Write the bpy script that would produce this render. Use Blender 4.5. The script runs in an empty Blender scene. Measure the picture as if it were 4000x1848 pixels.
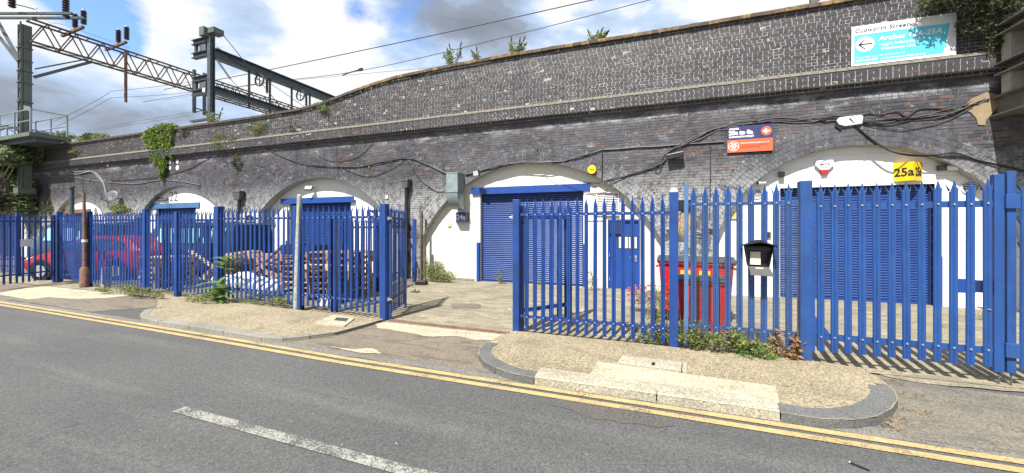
import bpy, bmesh, math, random
import numpy as np
from mathutils import Vector, Matrix
R = math.radians
random.seed(7); rng = np.random.default_rng(7)
SC = bpy.context.scene
COL = SC.collection
# ------------------------------------------------------------------ camera
F = 1500.0; BETA = math.atan(F/3992.0); EYE = 1.8; HOR = 888.0
SB, CB = math.sin(BETA), math.cos(BETA)
cd = bpy.data.cameras.new('camera'); cam = bpy.data.objects.new('camera', cd); COL.objects.link(cam)
cam.location = (0, 0, EYE); cam.rotation_euler = (R(90), 0, BETA)
cd.sensor_width = 36; cd.lens = 36*F/4000.0; cd.shift_y = -(924-HOR)/4000.0
cd.clip_start = 0.05; cd.clip_end = 3000
SC.camera = cam
# ------------------------------------------------------------------ light
AZ, EL = R(9), R(55)
SC.view_settings.view_transform = 'Standard'; SC.view_settings.look = 'None'
SC.view_settings.gamma = 1; SC.view_settings.use_curve_mapping = False
SC.view_settings.exposure = 1.15
SUNV = Vector((-math.sin(AZ)*math.cos(EL), -math.cos(AZ)*math.cos(EL), math.sin(EL)))
sd = bpy.data.lights.new('sun', 'SUN'); sun = bpy.data.objects.new('sun', sd); COL.objects.link(sun)
sd.energy = 5.0; sd.angle = R(0.53); sd.color = (1, 0.955, 0.88)
sun.rotation_euler = SUNV.to_track_quat('Z', 'Y').to_euler(); sun.location = (-10, -20, 30)

def pxdir(px, py):
    a, b = (px-2000)/F, (HOR-py)/F
    v = Vector((CB*a - SB, SB*a + CB, b)); return v.normalized()

def world():
    w = bpy.data.worlds.new('World'); SC.world = w; w.use_nodes = True
    nt = w.node_tree; nt.nodes.clear(); N = nt.nodes.new; L = nt.links.new
    out = N('ShaderNodeOutputWorld')
    sky = N('ShaderNodeTexSky'); sky.sky_type = 'NISHITA'; sky.sun_disc = False
    sky.sun_elevation = EL; sky.sun_rotation = math.atan2(SUNV.x, SUNV.y); sky.altitude = 20
    tint = N('ShaderNodeMix'); tint.data_type = 'RGBA'; tint.blend_type = 'MULTIPLY'
    tint.inputs[0].default_value = 1; tint.inputs[7].default_value = (0.8, 0.95, 1.15, 1)
    L(sky.outputs[0], tint.inputs[6])
    bg1 = N('ShaderNodeBackground'); bg1.inputs[1].default_value = 0.12; L(tint.outputs[2], bg1.inputs[0])
    tc = N('ShaderNodeTexCoord')
    mp = N('ShaderNodeMapping'); L(tc.outputs['Generated'], mp.inputs[0]); mp.inputs[3].default_value = (1, 1, 1.9)
    def noise(sc, det, ro, off=0.0, dist=0.0):
        n = N('ShaderNodeTexNoise'); n.inputs['Scale'].default_value = sc; n.inputs['Detail'].default_value = det
        n.inputs['Roughness'].default_value = ro; n.inputs['Distortion'].default_value = dist
        m = N('ShaderNodeMapping'); m.inputs[1].default_value = (off, off*0.7, off*0.3); L(mp.outputs[0], m.inputs[0]); L(m.outputs[0], n.inputs[0])
        return n.outputs[0]
    def ramp(src, stops):
        r = N('ShaderNodeValToRGB'); L(src, r.inputs[0]); e = r.color_ramp.elements
        e[0].position, e[0].color = stops[0][0], (*stops[0][1], 1); e[1].position, e[1].color = stops[-1][0], (*stops[-1][1], 1)
        for p, c in stops[1:-1]:
            x = e.new(p); x.color = (*c, 1)
        return r.outputs[0]
    def math_(op, a, b, clamp=False):
        m = N('ShaderNodeMath'); m.operation = op; m.use_clamp = clamp
        for i, v in enumerate((a, b)):
            if isinstance(v, (int, float)): m.inputs[i].default_value = v
            else: L(v, m.inputs[i])
        return m.outputs[0]
    def blob(px, py, width, amp):
        d = pxdir(px, py)
        vm = N('ShaderNodeVectorMath'); vm.operation = 'DISTANCE'; L(tc.outputs['Generated'], vm.inputs[0]); vm.inputs[1].default_value = d
        q = math_('DIVIDE', vm.outputs['Value'], width); q = math_('MULTIPLY', q, q); q = math_('MULTIPLY', q, -1.0)
        return math_('MULTIPLY', math_('EXPONENT', q, 0.0), amp)
    # grey undersides of the clouds
    sh = noise(2.3, 5, 0.55, 3.1, 0.4)
    for a in ((1800, 40, .13, .26), (1570, -20, .09, .14), (60, 330, .09, .20), (290, 380, .08, .17), (480, 400, .06, .08), (2450, 240, .08, .12), (1950, 190, .09, .12), (-150, 340, .12, .2), (2250, 150, .07, .1),
              (1250, 130, .12, -.07), (1200, 300, .12, -.08), (2900, 80, .2, -.18), (700, 120, .12, -.06), (2150, 60, .06, -.08), (200, 520, .10, -.14), (150, 130, .10, -.14), (1000, 420, .10, .05), (950, 40, .07, .06), (2400, 60, .06, .05)):
        sh = math_('ADD', sh, blob(*a))
    fine = noise(4.6, 8, 0.6, 9.0, 0.3)
    sh = math_('ADD', sh, math_('MULTIPLY', math_('SUBTRACT', fine, 0.5), 0.62))
    ccol = ramp(sh, [(0.43, (0.46, 0.463, 0.465)), (0.485, (0.405, 0.435, 0.47)), (0.54, (0.285, 0.355, 0.46)), (0.62, (0.225, 0.285, 0.38)), (0.72, (0.165, 0.19, 0.235)), (0.9, (0.12, 0.135, 0.165))])
    cov = noise(3.1, 7, 0.6, 17.0, 0.3)
    for a in ((450, -10, .10, -.36), (490, 175, .04, -.26), (1370, 20, .035, -.25), (250, 40, .06, -.1), (330, 60, .07, -.12), (1150, 330, .06, -.16), (2060, 120, .05, -.12), (2650, 40, .07, -.16), (0, 640, .08, -.1), (930, 60, .15, .2), (1150, 50, .18, .12), (200, 380, .25, .2), (700, 200, .15, .10)):
        cov = math_('ADD', cov, blob(*a))
    cmask = ramp(cov, [(0.27, (0, 0, 0)), (0.42, (1, 1, 1))])
    bg2 = N('ShaderNodeBackground'); bg2.inputs[1].default_value = 1.0; L(ccol, bg2.inputs[0])
    mx = N('ShaderNodeMixShader'); L(cmask, mx.inputs[0]); L(bg1.outputs[0], mx.inputs[1]); L(bg2.outputs[0], mx.inputs[2])
    L(mx.outputs[0], out.inputs[0])
world()

# ------------------------------------------------------------------ photograph measurements -> places in the world
def W(px, py, Y):                  # point on the vertical plane y = Y
    a, b = (px-2000)/F, (HOR-py)/F
    d = Vector((CB*a - SB, SB*a + CB, b)); t = Y/d.y
    return Vector((d.x*t, Y, EYE + d.z*t))
def G(px, py, z=0.0):              # point on the horizontal plane z
    a, b = (px-2000)/F, (HOR-py)/F
    d = Vector((CB*a - SB, SB*a + CB, b)); t = (z-EYE)/d.z
    return Vector((d.x*t, d.y*t, z))
def PX(p):                         # point -> pixel of the photograph
    cx = CB*p[0] + SB*p[1]; cz = -SB*p[0] + CB*p[1]
    return 2000 + F*cx/cz, HOR - F*(p[2]-EYE)/cz, cz

# ------------------------------------------------------------------ materials
ALB = 0.80
class NT:
    def __init__(s, name):
        s.m = bpy.data.materials.new(name); s.m.use_nodes = True; s.t = s.m.node_tree
        s.b = s.t.nodes['Principled BSDF']; s.tc = None
    def n(s, typ, **kw):
        x = s.t.nodes.new(typ)
        for k, v in kw.items(): setattr(x, k, v)
        return x
    def l(s, a, b): s.t.links.new(a, b)
    def pos(s, scale=(1, 1, 1)):
        g = s.n('ShaderNodeNewGeometry'); m = s.n('ShaderNodeMapping'); s.l(g.outputs['Position'], m.inputs[0]); m.inputs[3].default_value = scale
        return m.outputs[0]
    def noise(s, scale, det=4, ro=0.55, vec=None, dist=0.0):
        x = s.n('ShaderNodeTexNoise'); x.inputs['Scale'].default_value = scale; x.inputs['Detail'].default_value = det
        x.inputs['Roughness'].default_value = ro; x.inputs['Distortion'].default_value = dist
        s.l(vec if vec is not None else s.pos(), x.inputs[0]); return x.outputs[0]
    def ramp(s, src, stops, interp='LINEAR'):
        r = s.n('ShaderNodeValToRGB'); s.l(src, r.inputs[0]); e = r.color_ramp.elements; r.color_ramp.interpolation = interp
        def c4(c): return (c, c, c, 1) if isinstance(c, (int, float)) else (*c, 1)
        e[0].position, e[0].color = stops[0][0], c4(stops[0][1]); e[1].position, e[1].color = stops[-1][0], c4(stops[-1][1])
        for p, c in stops[1:-1]:
            x = e.new(p); x.color = c4(c)
        return r.outputs[0]
    def mix(s, fac, a, b, mode='MIX'):
        x = s.n('ShaderNodeMix', data_type='RGBA', blend_type=mode)
        for i, v in ((0, fac), (6, a), (7, b)):
            if isinstance(v, (int, float)): x.inputs[i].default_value = v if i == 0 else (v, v, v, 1)
            elif isinstance(v, tuple): x.inputs[i].default_value = (*v, 1)
            else: s.l(v, x.inputs[i])
        return x.outputs[2]
    def math(s, op, a, b=0.0, clamp=False):
        m = s.n('ShaderNodeMath', operation=op, use_clamp=clamp)
        for i, v in enumerate((a, b)):
            if isinstance(v, (int, float)): m.inputs[i].default_value = v
            else: s.l(v, m.inputs[i])
        return m.outputs[0]
    def col(s, c):
        c = s.mix(1.0, c, ALB, 'MULTIPLY') if not isinstance(c, tuple) else c
        if isinstance(c, tuple): s.b.inputs['Base Color'].default_value = (*c, 1)
        else: s.l(c, s.b.inputs['Base Color'])
    def bump(s, h, strength=0.3, dist=0.01):
        b = s.n('ShaderNodeBump'); b.inputs['Strength'].default_value = strength; b.inputs['Distance'].default_value = dist
        s.l(h, b.inputs['Height']); s.l(b.outputs[0], s.b.inputs['Normal'])
    def rough(s, v):
        if isinstance(v, (int, float)): s.b.inputs['Roughness'].default_value = v
        else: s.l(v, s.b.inputs['Roughness'])
M = {}
def plain(name, c, rough=0.6, metal=0.0, var=0.25, scale=6.0, bump=0.0, dirt=None, dirt_amt=0.5):
    t = NT(name); n = t.noise(scale, 5, 0.6)
    lo = tuple(x*(1-var) for x in c); hi = tuple(min(1, x*(1+var)) for x in c)
    cc = t.ramp(n, [(0.3, lo), (0.7, hi)])
    if dirt is not None:
        d = t.ramp(t.noise(scale*2.3, 6, 0.7), [(0.52, 0.0), (0.68, dirt_amt)]); cc = t.mix(d, cc, dirt)
    if 'blue_paint' in name or name == 'door_blue':
        ch = t.ramp(t.noise(34, 5, 0.75), [(0.66, 0.0), (0.70, 0.55)]); cc = t.mix(ch, cc, (0.16, 0.2, 0.27)); gr = t.ramp(t.noise(1.0, 5, 0.7, t.pos((14, 14, 1.2))), [(0.5, 0.0), (0.72, 0.45)]); cc = t.mix(gr, cc, (0.016, 0.03, 0.07))
        rs = t.ramp(t.noise(11, 5, 0.8), [(0.70, 0.0), (0.74, 0.6)]); cc = t.mix(rs, cc, (0.09, 0.05, 0.035))
    t.col(cc); t.rough(rough); t.b.inputs['Metallic'].default_value = metal
    if bump: t.bump(t.noise(scale*12, 4, 0.6), bump, 0.004)
    M[name] = t.m; return t
plain('blue_paint', (0.009, 0.050, 0.235), 0.40, var=0.22, scale=3, bump=0.1, dirt=(0.04, 0.07, 0.14), dirt_amt=0.25)
plain('old_blue_paint', (0.013, 0.066, 0.25), 0.48, var=0.15, scale=2, bump=0.1, dirt=(0.03, 0.09, 0.22), dirt_amt=0.5)
plain('faded_blue_paint', (0.06, 0.15, 0.34), 0.55, var=0.2, scale=2)
plain('navy_paint', (0.008, 0.024, 0.10), 0.5, var=0.3, scale=2)
plain('door_blue', (0.010, 0.060, 0.30), 0.4, var=0.1, scale=1.5, dirt=(0.03, 0.06, 0.2), dirt_amt=0.4)
plain('sign_navy', (0.012, 0.03, 0.12), 0.45, var=0.08)
plain('sign_cyan', (0.10, 0.55, 0.72), 0.4, var=0.04)
plain('sign_white', (0.8, 0.8, 0.8), 0.4, var=0.03)
plain('sign_orange', (0.75, 0.13, 0.05), 0.4, var=0.04)
plain('sign_purple', (0.035, 0.04, 0.13), 0.4, var=0.08)
plain('sign_yellow', (0.85, 0.55, 0.01), 0.4, var=0.05)
plain('ink_black', (0.01, 0.01, 0.012), 0.5, var=0.1)
plain('black_plastic', (0.014, 0.014, 0.016), 0.38, var=0.2, bump=0.1)
plain('cable_black', (0.012, 0.012, 0.014), 0.55, var=0.3)
plain('cable_grey', (0.16, 0.17, 0.17), 0.6, var=0.2)
plain('red_plastic', (0.55, 0.012, 0.012), 0.35, var=0.12, scale=2, bump=0.05, dirt=(0.25, 0.03, 0.03), dirt_amt=0.4)
plain('car_red', (0.32, 0.012, 0.028), 0.22, var=0.05)
plain('car_navy', (0.02, 0.045, 0.09), 0.25, var=0.1)
plain('car_glass', (0.03, 0.05, 0.055), 0.06, var=0.1)
plain('van_glass', (0.25, 0.55, 0.58), 0.1, var=0.1)
plain('lamp_glass', (0.6, 0.6, 0.62), 0.15, var=0.1)
plain('tyre', (0.02, 0.02, 0.02), 0.8, var=0.2)
plain('galvanised', (0.30, 0.36, 0.37), 0.45, metal=0.45, var=0.22, scale=5, dirt=(0.16, 0.2, 0.2), dirt_amt=0.5)
plain('zinc', (0.55, 0.57, 0.58), 0.35, metal=0.6, var=0.1)
plain('steel_grey', (0.10, 0.115, 0.12), 0.55, metal=0.2, var=0.25, scale=3)
plain('steel_blue', (0.075, 0.095, 0.11), 0.5, metal=0.25, var=0.3, scale=3, dirt=(0.02, 0.02, 0.025))
plain('mast_green', (0.115, 0.135, 0.115), 0.65, var=0.15, scale=2, dirt=(0.07, 0.06, 0.045), dirt_amt=0.7)
plain('rusty_steel', (0.16, 0.085, 0.06), 0.85, var=0.35, scale=8, bump=0.3, dirt=(0.25, 0.2, 0.16))
plain('truss_steel', (0.10, 0.085, 0.075), 0.75, var=0.35, scale=3, dirt=(0.16, 0.09, 0.06), dirt_amt=0.7)
plain('insulator', (0.022, 0.014, 0.016), 0.3, var=0.2)
plain('bridge_steel', (0.17, 0.165, 0.15), 0.7, var=0.3, scale=3, bump=0.2, dirt=(0.10, 0.08, 0.06), dirt_amt=0.7)
plain('bridge_concrete', (0.45, 0.42, 0.34), 0.8, var=0.2, scale=4, bump=0.2, dirt=(0.2, 0.17, 0.12))
plain('fresh_wood', (0.58, 0.43, 0.26), 0.8, var=0.3, scale=9, bump=0.2)
plain('old_wood', (0.30, 0.18, 0.11), 0.85, var=0.4, scale=9, bump=0.2)
plain('red_wood', (0.22, 0.05, 0.035), 0.8, var=0.3, scale=9)
plain('pole_paint', (0.36, 0.39, 0.31), 0.75, var=0.25, scale=7, bump=0.3, dirt=(0.10, 0.10, 0.08), dirt_amt=0.8)
plain('cement', (0.22, 0.23, 0.22), 0.85, var=0.2, scale=10, bump=0.3)
plain('sand_mortar', (0.30, 0.23, 0.14), 0.9, var=0.15, scale=5, bump=0.4)
plain('white_sack', (0.72, 0.74, 0.78), 0.6, var=0.12, scale=5, bump=0.2)
plain('paper', (0.75, 0.74, 0.7), 0.7, var=0.04)
plain('cream_paper', (0.7, 0.66, 0.5), 0.7, var=0.04)
plain('cream_plastic', (0.62, 0.55, 0.38), 0.5, var=0.05)
plain('white_plastic', (0.75, 0.75, 0.73), 0.4, var=0.06, dirt=(0.4, 0.38, 0.33), dirt_amt=0.3)
plain('ac_white', (0.55, 0.56, 0.54), 0.5, var=0.08)
plain('lamp_red', (0.5, 0.02, 0.03), 0.3, var=0.1)
plain('rubber_grey', (0.05, 0.055, 0.06), 0.6, var=0.2)
plain('straw', (0.5, 0.36, 0.15), 0.9, var=0.3, scale=20)
plain('bark', (0.11, 0.085, 0.06), 0.95, var=0.35, scale=12, bump=0.3)
plain('stem_green', (0.10, 0.13, 0.05), 0.8, var=0.2)
plain('flower_dark', (0.05, 0.02, 0.03), 0.9, var=0.3)
plain('flower_pink', (0.5, 0.08, 0.12), 0.8, var=0.2)
plain('blue_litter', (0.05, 0.3, 0.65), 0.4, var=0.2)

def leafmat(name, a, b, trans=0.25):
    t = NT(name); g = t.n('ShaderNodeNewGeometry'); c = t.ramp(g.outputs['Random Per Island'], [(0.0, a), (1.0, b)])
    n = t.noise(1.3, 3); c = t.mix(t.ramp(n, [(0.35, 0.0), (0.65, 0.35)]), c, tuple(x*0.6 for x in a))
    t.col(c); t.rough(0.6)
    tr = t.n('ShaderNodeBsdfTranslucent'); t.l(t.mix(0.5, c, (b[0]*1.2, b[1]*1.3, b[2]), 'MIX'), tr.inputs[0])
    mx = t.n('ShaderNodeMixShader'); mx.inputs[0].default_value = trans
    t.l(t.b.outputs[0], mx.inputs[1]); t.l(tr.outputs[0], mx.inputs[2]); t.l(mx.outputs[0], t.t.nodes['Material Output'].inputs[0])
    M[name] = t.m
leafmat('leaf_weed', (0.09, 0.12, 0.035), (0.28, 0.31, 0.09))
leafmat('leaf_ivy', (0.035, 0.075, 0.015), (0.26, 0.36, 0.05))
leafmat('leaf_bright', (0.07, 0.14, 0.025), (0.20, 0.33, 0.07))
leafmat('leaf_buddleia', (0.12, 0.16, 0.07), (0.32, 0.38, 0.17))
leafmat('leaf_tree', (0.10, 0.13, 0.065), (0.27, 0.32, 0.16))
leafmat('leaf_dark', (0.03, 0.04, 0.018), (0.13, 0.15, 0.055), 0.1)
leafmat('leaf_dry', (0.20, 0.10, 0.04), (0.42, 0.25, 0.11))
leafmat('grass_blade', (0.10, 0.14, 0.04), (0.30, 0.30, 0.11))

# ------- brick: colour by piece, stains by place on the wall
def brickmat(name, lower, ring=False):
    t = NT(name)
    g = t.n('ShaderNodeNewGeometry'); oi = t.n('ShaderNodeObjectInfo')
    r = t.math('FRACT', t.math('ADD', g.outputs['Random Per Island'], oi.outputs['Random']))
    if ring:
        c = t.ramp(r, [(0.0, (0.050, 0.052, 0.060)), (0.25, (0.075, 0.078, 0.090)), (0.5, (0.062, 0.064, 0.072)), (0.7, (0.098, 0.10, 0.112)), (0.88, (0.085, 0.072, 0.070)), (0.95, (0.13, 0.135, 0.15)), (1.0, (0.05, 0.06, 0.08))], 'CONSTANT')
    elif lower:
        c = t.ramp(r, [(0.0, (0.036, 0.034, 0.040)), (0.2, (0.062, 0.055, 0.060)), (0.42, (0.056, 0.061, 0.076)), (0.60, (0.082, 0.067, 0.066)), (0.76, (0.070, 0.066, 0.072)),
                       (0.88, (0.115, 0.078, 0.068)), (0.945, (0.17, 0.080, 0.058)), (0.968, (0.12, 0.13, 0.155)), (1.0, (0.05, 0.07, 0.11))], 'CONSTANT')
    else:
        c = t.ramp(r, [(0.0, (0.026, 0.024, 0.028)), (0.3, (0.032, 0.028, 0.031)), (0.55, (0.044, 0.037, 0.038)), (0.72, (0.031, 0.034, 0.044)), (0.88, (0.056, 0.040, 0.038)),
                       (0.97, (0.11, 0.055, 0.045)), (1.0, (0.08, 0.06, 0.055))], 'CONSTANT')
    c = t.mix(0.7, c, t.ramp(t.noise(30, 4, 0.7), [(0.3, 0.65), (0.7, 1.4)]), 'MULTIPLY')
    # broad soot and wash marks
    c = t.mix(t.ramp(t.noise(0.7, 5, 0.6, t.pos((1, 1, 1.6))), [(0.42, 0.0), (0.66, 0.45)]), c, (0.155, 0.15, 0.16) if lower else (0.085, 0.08, 0.08))
    c = t.mix(t.ramp(t.noise(1.0, 4, 0.6, t.pos((3.2, 1, 0.35))), [(0.55, 0.0), (0.70, 0.65)]), c, (0.024, 0.023, 0.024))
    if lower:
        sep = t.n('ShaderNodeSeparateXYZ'); t.l(g.outputs['Position'], sep.inputs[0])
        # lime bloom on the piers, low down, and in flecks elsewhere
        hz = t.math('SUBTRACT', 1.0, t.math('MULTIPLY', t.math('SUBTRACT', sep.outputs[2], 2.6), 1.0), True)
        lm = t.math('MULTIPLY', hz, t.ramp(t.noise(5.5, 7, 0.8), [(0.40, 0.05), (0.54, 1.0)]))
        c = t.mix(lm, c, (0.42, 0.42, 0.39))
        c = t.mix(t.ramp(t.noise(2.1, 8, 0.8, t.pos((1, 1, 2))), [(0.59, 0.0), (0.67, 0.8)]), c, (0.40, 0.40, 0.40))
        up_ = t.math('SUBTRACT', 1.0, t.math('MULTIPLY', t.math('ABSOLUTE', t.math('SUBTRACT', sep.outputs[2], 4.86)), 5.0), True)
        c = t.mix(t.math('MULTIPLY', up_, t.ramp(t.noise(1.1, 7, 0.75, t.pos((1, 1, 2.5))), [(0.50, 0.0), (0.60, 0.9)])), c, (0.42, 0.42, 0.42))
    else:
        c = t.mix(t.ramp(t.noise(3.4, 8, 0.8, t.pos((1, 1, 2))), [(0.60, 0.0), (0.74, 0.2)]), c, (0.2, 0.195, 0.195))
    c = t.mix(1.0, c, (0.84, 0.86, 0.93), 'MULTIPLY')
    t.col(c); t.rough(0.62); t.bump(t.noise(60, 4, 0.6), 0.35, 0.004); M[name] = t.m
brickmat('brick_lower', True); brickmat('brick_upper', False); brickmat('brick_ring', True, True)
def coping():
    t = NT('coping_brick'); oi = t.n('ShaderNodeObjectInfo')
    c = t.ramp(oi.outputs['Random'], [(0, (0.06, 0.045, 0.035)), (0.3, (0.14, 0.085, 0.045)), (0.7, (0.26, 0.16, 0.06)), (1, (0.32, 0.20, 0.07))])
    c = t.mix(t.ramp(t.noise(7, 5, 0.7), [(0.42, 0.0), (0.6, 0.9)]), c, (0.055, 0.045, 0.04))
    sep = t.n('ShaderNodeSeparateXYZ'); t.l(t.pos(), sep.inputs[0])
    far = t.math('MULTIPLY', t.math('SUBTRACT', -9.0, sep.outputs[0]), 0.3, True)
    c = t.mix(far, c, (0.075, 0.06, 0.05))
    t.col(c); t.rough(0.85); t.bump(t.noise(40), 0.4, 0.005); M['coping_brick'] = t.m
    t = NT('ledge_brick')
    c = t.ramp(t.noise(9, 6, 0.7), [(0.3, (0.09, 0.082, 0.070)), (0.6, (0.17, 0.155, 0.125)), (0.75, (0.07, 0.065, 0.06))])
    t.col(c); t.rough(0.85); t.bump(t.noise(40), 0.4, 0.005); M['ledge_brick'] = t.m
coping()
def mortarmat():
    t = NT('mortar')
    sep = t.n('ShaderNodeSeparateXYZ'); t.l(t.pos(), sep.inputs[0])
    up = t.math('MULTIPLY', t.math('SUBTRACT', sep.outputs[2], 5.0), 8.0, True)
    lowc = t.ramp(t.noise(2.6, 7, 0.75), [(0.36, (0.035, 0.033, 0.034)), (0.54, (0.13, 0.12, 0.115)), (0.64, (0.45, 0.42, 0.38))])
    upc = t.ramp(t.noise(1.6, 6, 0.7, t.pos((1, 1, 2))), [(0.34, (0.20, 0.19, 0.185)), (0.50, (0.37, 0.36, 0.35)), (0.68, (0.48, 0.47, 0.455))])
    c = t.mix(up, lowc, upc)
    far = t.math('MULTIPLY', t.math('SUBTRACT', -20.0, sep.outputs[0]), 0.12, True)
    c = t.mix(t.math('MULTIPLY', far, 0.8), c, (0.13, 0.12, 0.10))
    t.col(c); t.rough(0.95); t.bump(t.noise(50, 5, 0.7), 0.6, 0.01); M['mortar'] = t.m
mortarmat()
def rendermat(name, c, soil):
    t = NT(name); sep = t.n('ShaderNodeSeparateXYZ'); t.l(t.pos(), sep.inputs[0])
    cc = t.ramp(t.noise(1.2, 5, 0.6), [(0.3, tuple(x*0.93 for x in c)), (0.7, c)])
    low = t.math('SUBTRACT', 1.0, t.math('MULTIPLY', sep.outputs[2], 3.2), True)
    m = t.math('MULTIPLY', low, t.ramp(t.noise(5, 6, 0.7), [(0.4, 0.0), (0.6, 0.8)])); cc = t.mix(m, cc, soil)
    s = t.ramp(t.noise(2, 5, 0.7, t.pos((4, 1, 0.4))), [(0.58, 0.0), (0.75, 0.3)]); cc = t.mix(s, cc, soil)
    t.col(cc); t.rough(0.75); t.bump(t.noise(25, 5, 0.6), 0.25, 0.006); M[name] = t.m
rendermat('white_render', (0.82, 0.82, 0.80), (0.45, 0.42, 0.36))
rendermat('cream_render', (0.76, 0.73, 0.64), (0.5, 0.44, 0.33))
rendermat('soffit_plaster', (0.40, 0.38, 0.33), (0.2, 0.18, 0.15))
rendermat('white_soffit', (0.55, 0.55, 0.52), (0.3, 0.3, 0.28))
plain('cladding_white', (0.83, 0.83, 0.84), 0.6, var=0.03, scale=2, dirt=(0.6, 0.58, 0.52), dirt_amt=0.3)

# ------- ground
def asphalt():
    t = NT('asphalt'); p = t.pos()
    c = t.ramp(t.noise(0.5, 4, 0.5), [(0.3, (0.070, 0.071, 0.071)), (0.7, (0.089, 0.089, 0.088))])
    c = t.mix(t.ramp(t.noise(0.8, 4, 0.5, t.pos((1, 1, 1))), [(0.58, 0.0), (0.8, 0.35)]), c, (0.084, 0.096, 0.078))
    # bands worn along the wheel tracks
    c = t.mix(t.ramp(t.noise(1.6, 4, 0.6, t.pos((0.12, 1.4, 1))), [(0.5, 0.0), (0.70, 0.6)]), c, (0.125, 0.122, 0.116))
    v = t.n('ShaderNodeTexVoronoi'); v.inputs['Scale'].default_value = 75; t.l(p, v.inputs[0])
    c = t.mix(0.9, c, t.ramp(v.outputs['Color'], [(0.0, 0.5), (1.0, 1.45)]), 'MULTIPLY')
    c = t.mix(0.9, c, t.ramp(t.noise(48, 5, 0.75), [(0.3, 0.70), (0.7, 1.30)]), 'MULTIPLY')
    sp = t.ramp(t.noise(90, 2, 0.5), [(0.66, 0.0), (0.71, 1.0)]); spm = t.ramp(t.noise(1.1, 3), [(0.35, 0.25), (0.7, 1.0)])
    c = t.mix(t.math('MULTIPLY', sp, t.math('MULTIPLY', spm, 0.75)), c, (0.36, 0.34, 0.31))
    sp2 = t.ramp(t.noise(22, 2, 0.5), [(0.775, 0.0), (0.79, 1.0)]); c = t.mix(sp2, c, (0.5, 0.49, 0.46))
    dk = t.ramp(t.noise(0.9, 4, 0.6, t.pos((0.6, 1.3, 1))), [(0.66, 0.0), (0.76, 0.55)]); c = t.mix(dk, c, (0.035, 0.034, 0.033))
    cr = t.n('ShaderNodeTexVoronoi', feature='DISTANCE_TO_EDGE'); cr.inputs['Scale'].default_value = 0.45
    w = t.n('ShaderNodeMapping'); t.l(p, w.inputs[0]); nz = t.n('ShaderNodeTexNoise'); nz.inputs['Scale'].default_value = 1.5; t.l(p, nz.inputs[0])
    va = t.n('ShaderNodeVectorMath', operation='ADD'); t.l(p, va.inputs[0]); t.l(nz.outputs['Color'], va.inputs[1]); t.l(va.outputs[0], cr.inputs[0])
    ck = t.math('MULTIPLY', t.ramp(cr.outputs[0], [(0.0, 1.0), (0.004, 0.0)]), t.ramp(t.noise(0.35, 2), [(0.52, 0.0), (0.6, 0.6)]))
    c = t.mix(ck, c, (0.02, 0.02, 0.02))
    t.col(c); t.rough(0.82)
    t.bump(t.mix(0.5, v.outputs['Distance'], t.noise(120, 3, 0.6)), 0.7, 0.006); M['asphalt'] = t.m
asphalt()
def gravelly(name, a, b, spk, sc=70, dark=0.6, blotch=(0.5, 0.5, 0.5), blo=(0.6, 0.7), bamt=0.0, dirtc=(0.12, 0.10, 0.075), dlo=(0.55, 0.7), damt=0.4, crack=0.5):
    t = NT(name); p = t.pos()
    c = t.ramp(t.noise(1.0, 6, 0.65), [(0.3, a), (0.7, b)])
    v = t.n('ShaderNodeTexVoronoi'); v.inputs['Scale'].default_value = sc; t.l(p, v.inputs[0])
    c = t.mix(0.85, c, t.ramp(v.outputs['Color'], [(0.0, dark*0.8), (0.6, 1.05), (1.0, 1.6)]), 'MULTIPLY')
    c = t.mix(0.9, c, t.ramp(t.noise(40, 6, 0.8), [(0.3, 0.66), (0.7, 1.34)]), 'MULTIPLY')
    s = t.ramp(t.noise(sc*0.9, 3, 0.6), [(0.56, 0.0), (0.66, 0.7)]); c = t.mix(s, c, spk)
    if bamt: c = t.mix(t.ramp(t.noise(1.5, 12, 0.8, t.pos((1.0, 2.6, 1)), dist=0.4), [(blo[0], 0.0), (blo[1], bamt)]), c, blotch)
    c = t.mix(t.ramp(t.noise(0.9, 6, 0.7, t.pos((1.1, 2, 1))), [(dlo[0], 0.0), (dlo[1], damt)]), c, dirtc)
    nz = t.n('ShaderNodeTexNoise'); nz.inputs['Scale'].default_value = 1.8; nz.inputs['Detail'].default_value = 4; t.l(p, nz.inputs[0])
    va = t.n('ShaderNodeVectorMath', operation='ADD'); t.l(p, va.inputs[0]); t.l(nz.outputs['Color'], va.inputs[1])
    cr = t.n('ShaderNodeTexVoronoi', feature='DISTANCE_TO_EDGE'); cr.inputs['Scale'].default_value = 0.6; t.l(va.outputs[0], cr.inputs[0])
    ck = t.math('MULTIPLY', t.ramp(cr.outputs[0], [(0.0, 1.0), (0.006, 0.0)]), crack); c = t.mix(ck, c, tuple(x*0.35 for x in a))
    t.col(c); t.rough(0.9); t.bump(t.mix(0.5, v.outputs['Distance'], t.noise(sc*1.5, 4, 0.6)), 0.6, 0.006); M[name] = t.m
gravelly('gravel_concrete', (0.20, 0.165, 0.105), (0.31, 0.26, 0.17), (0.52, 0.46, 0.33), 50, 0.45, damt=0.65)
gravelly('yard_concrete', (0.20, 0.18, 0.125), (0.34, 0.30, 0.21), (0.5, 0.46, 0.35), 50, 0.7, blotch=(0.15, 0.133, 0.092), blo=(0.44, 0.56), bamt=0.75, damt=0.45)
gravelly('pale_concrete', (0.34, 0.305, 0.215), (0.47, 0.42, 0.30), (0.60, 0.56, 0.44), 60, 0.7, blotch=(0.20, 0.175, 0.125), blo=(0.50, 0.64), bamt=0.6, dlo=(0.60, 0.72), damt=0.35)
gravelly('pink_tarmac', (0.135, 0.11, 0.085), (0.20, 0.165, 0.125), (0.32, 0.28, 0.2), 80, 0.6, blotch=(0.075, 0.07, 0.063), blo=(0.51, 0.58), bamt=0.7)
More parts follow.
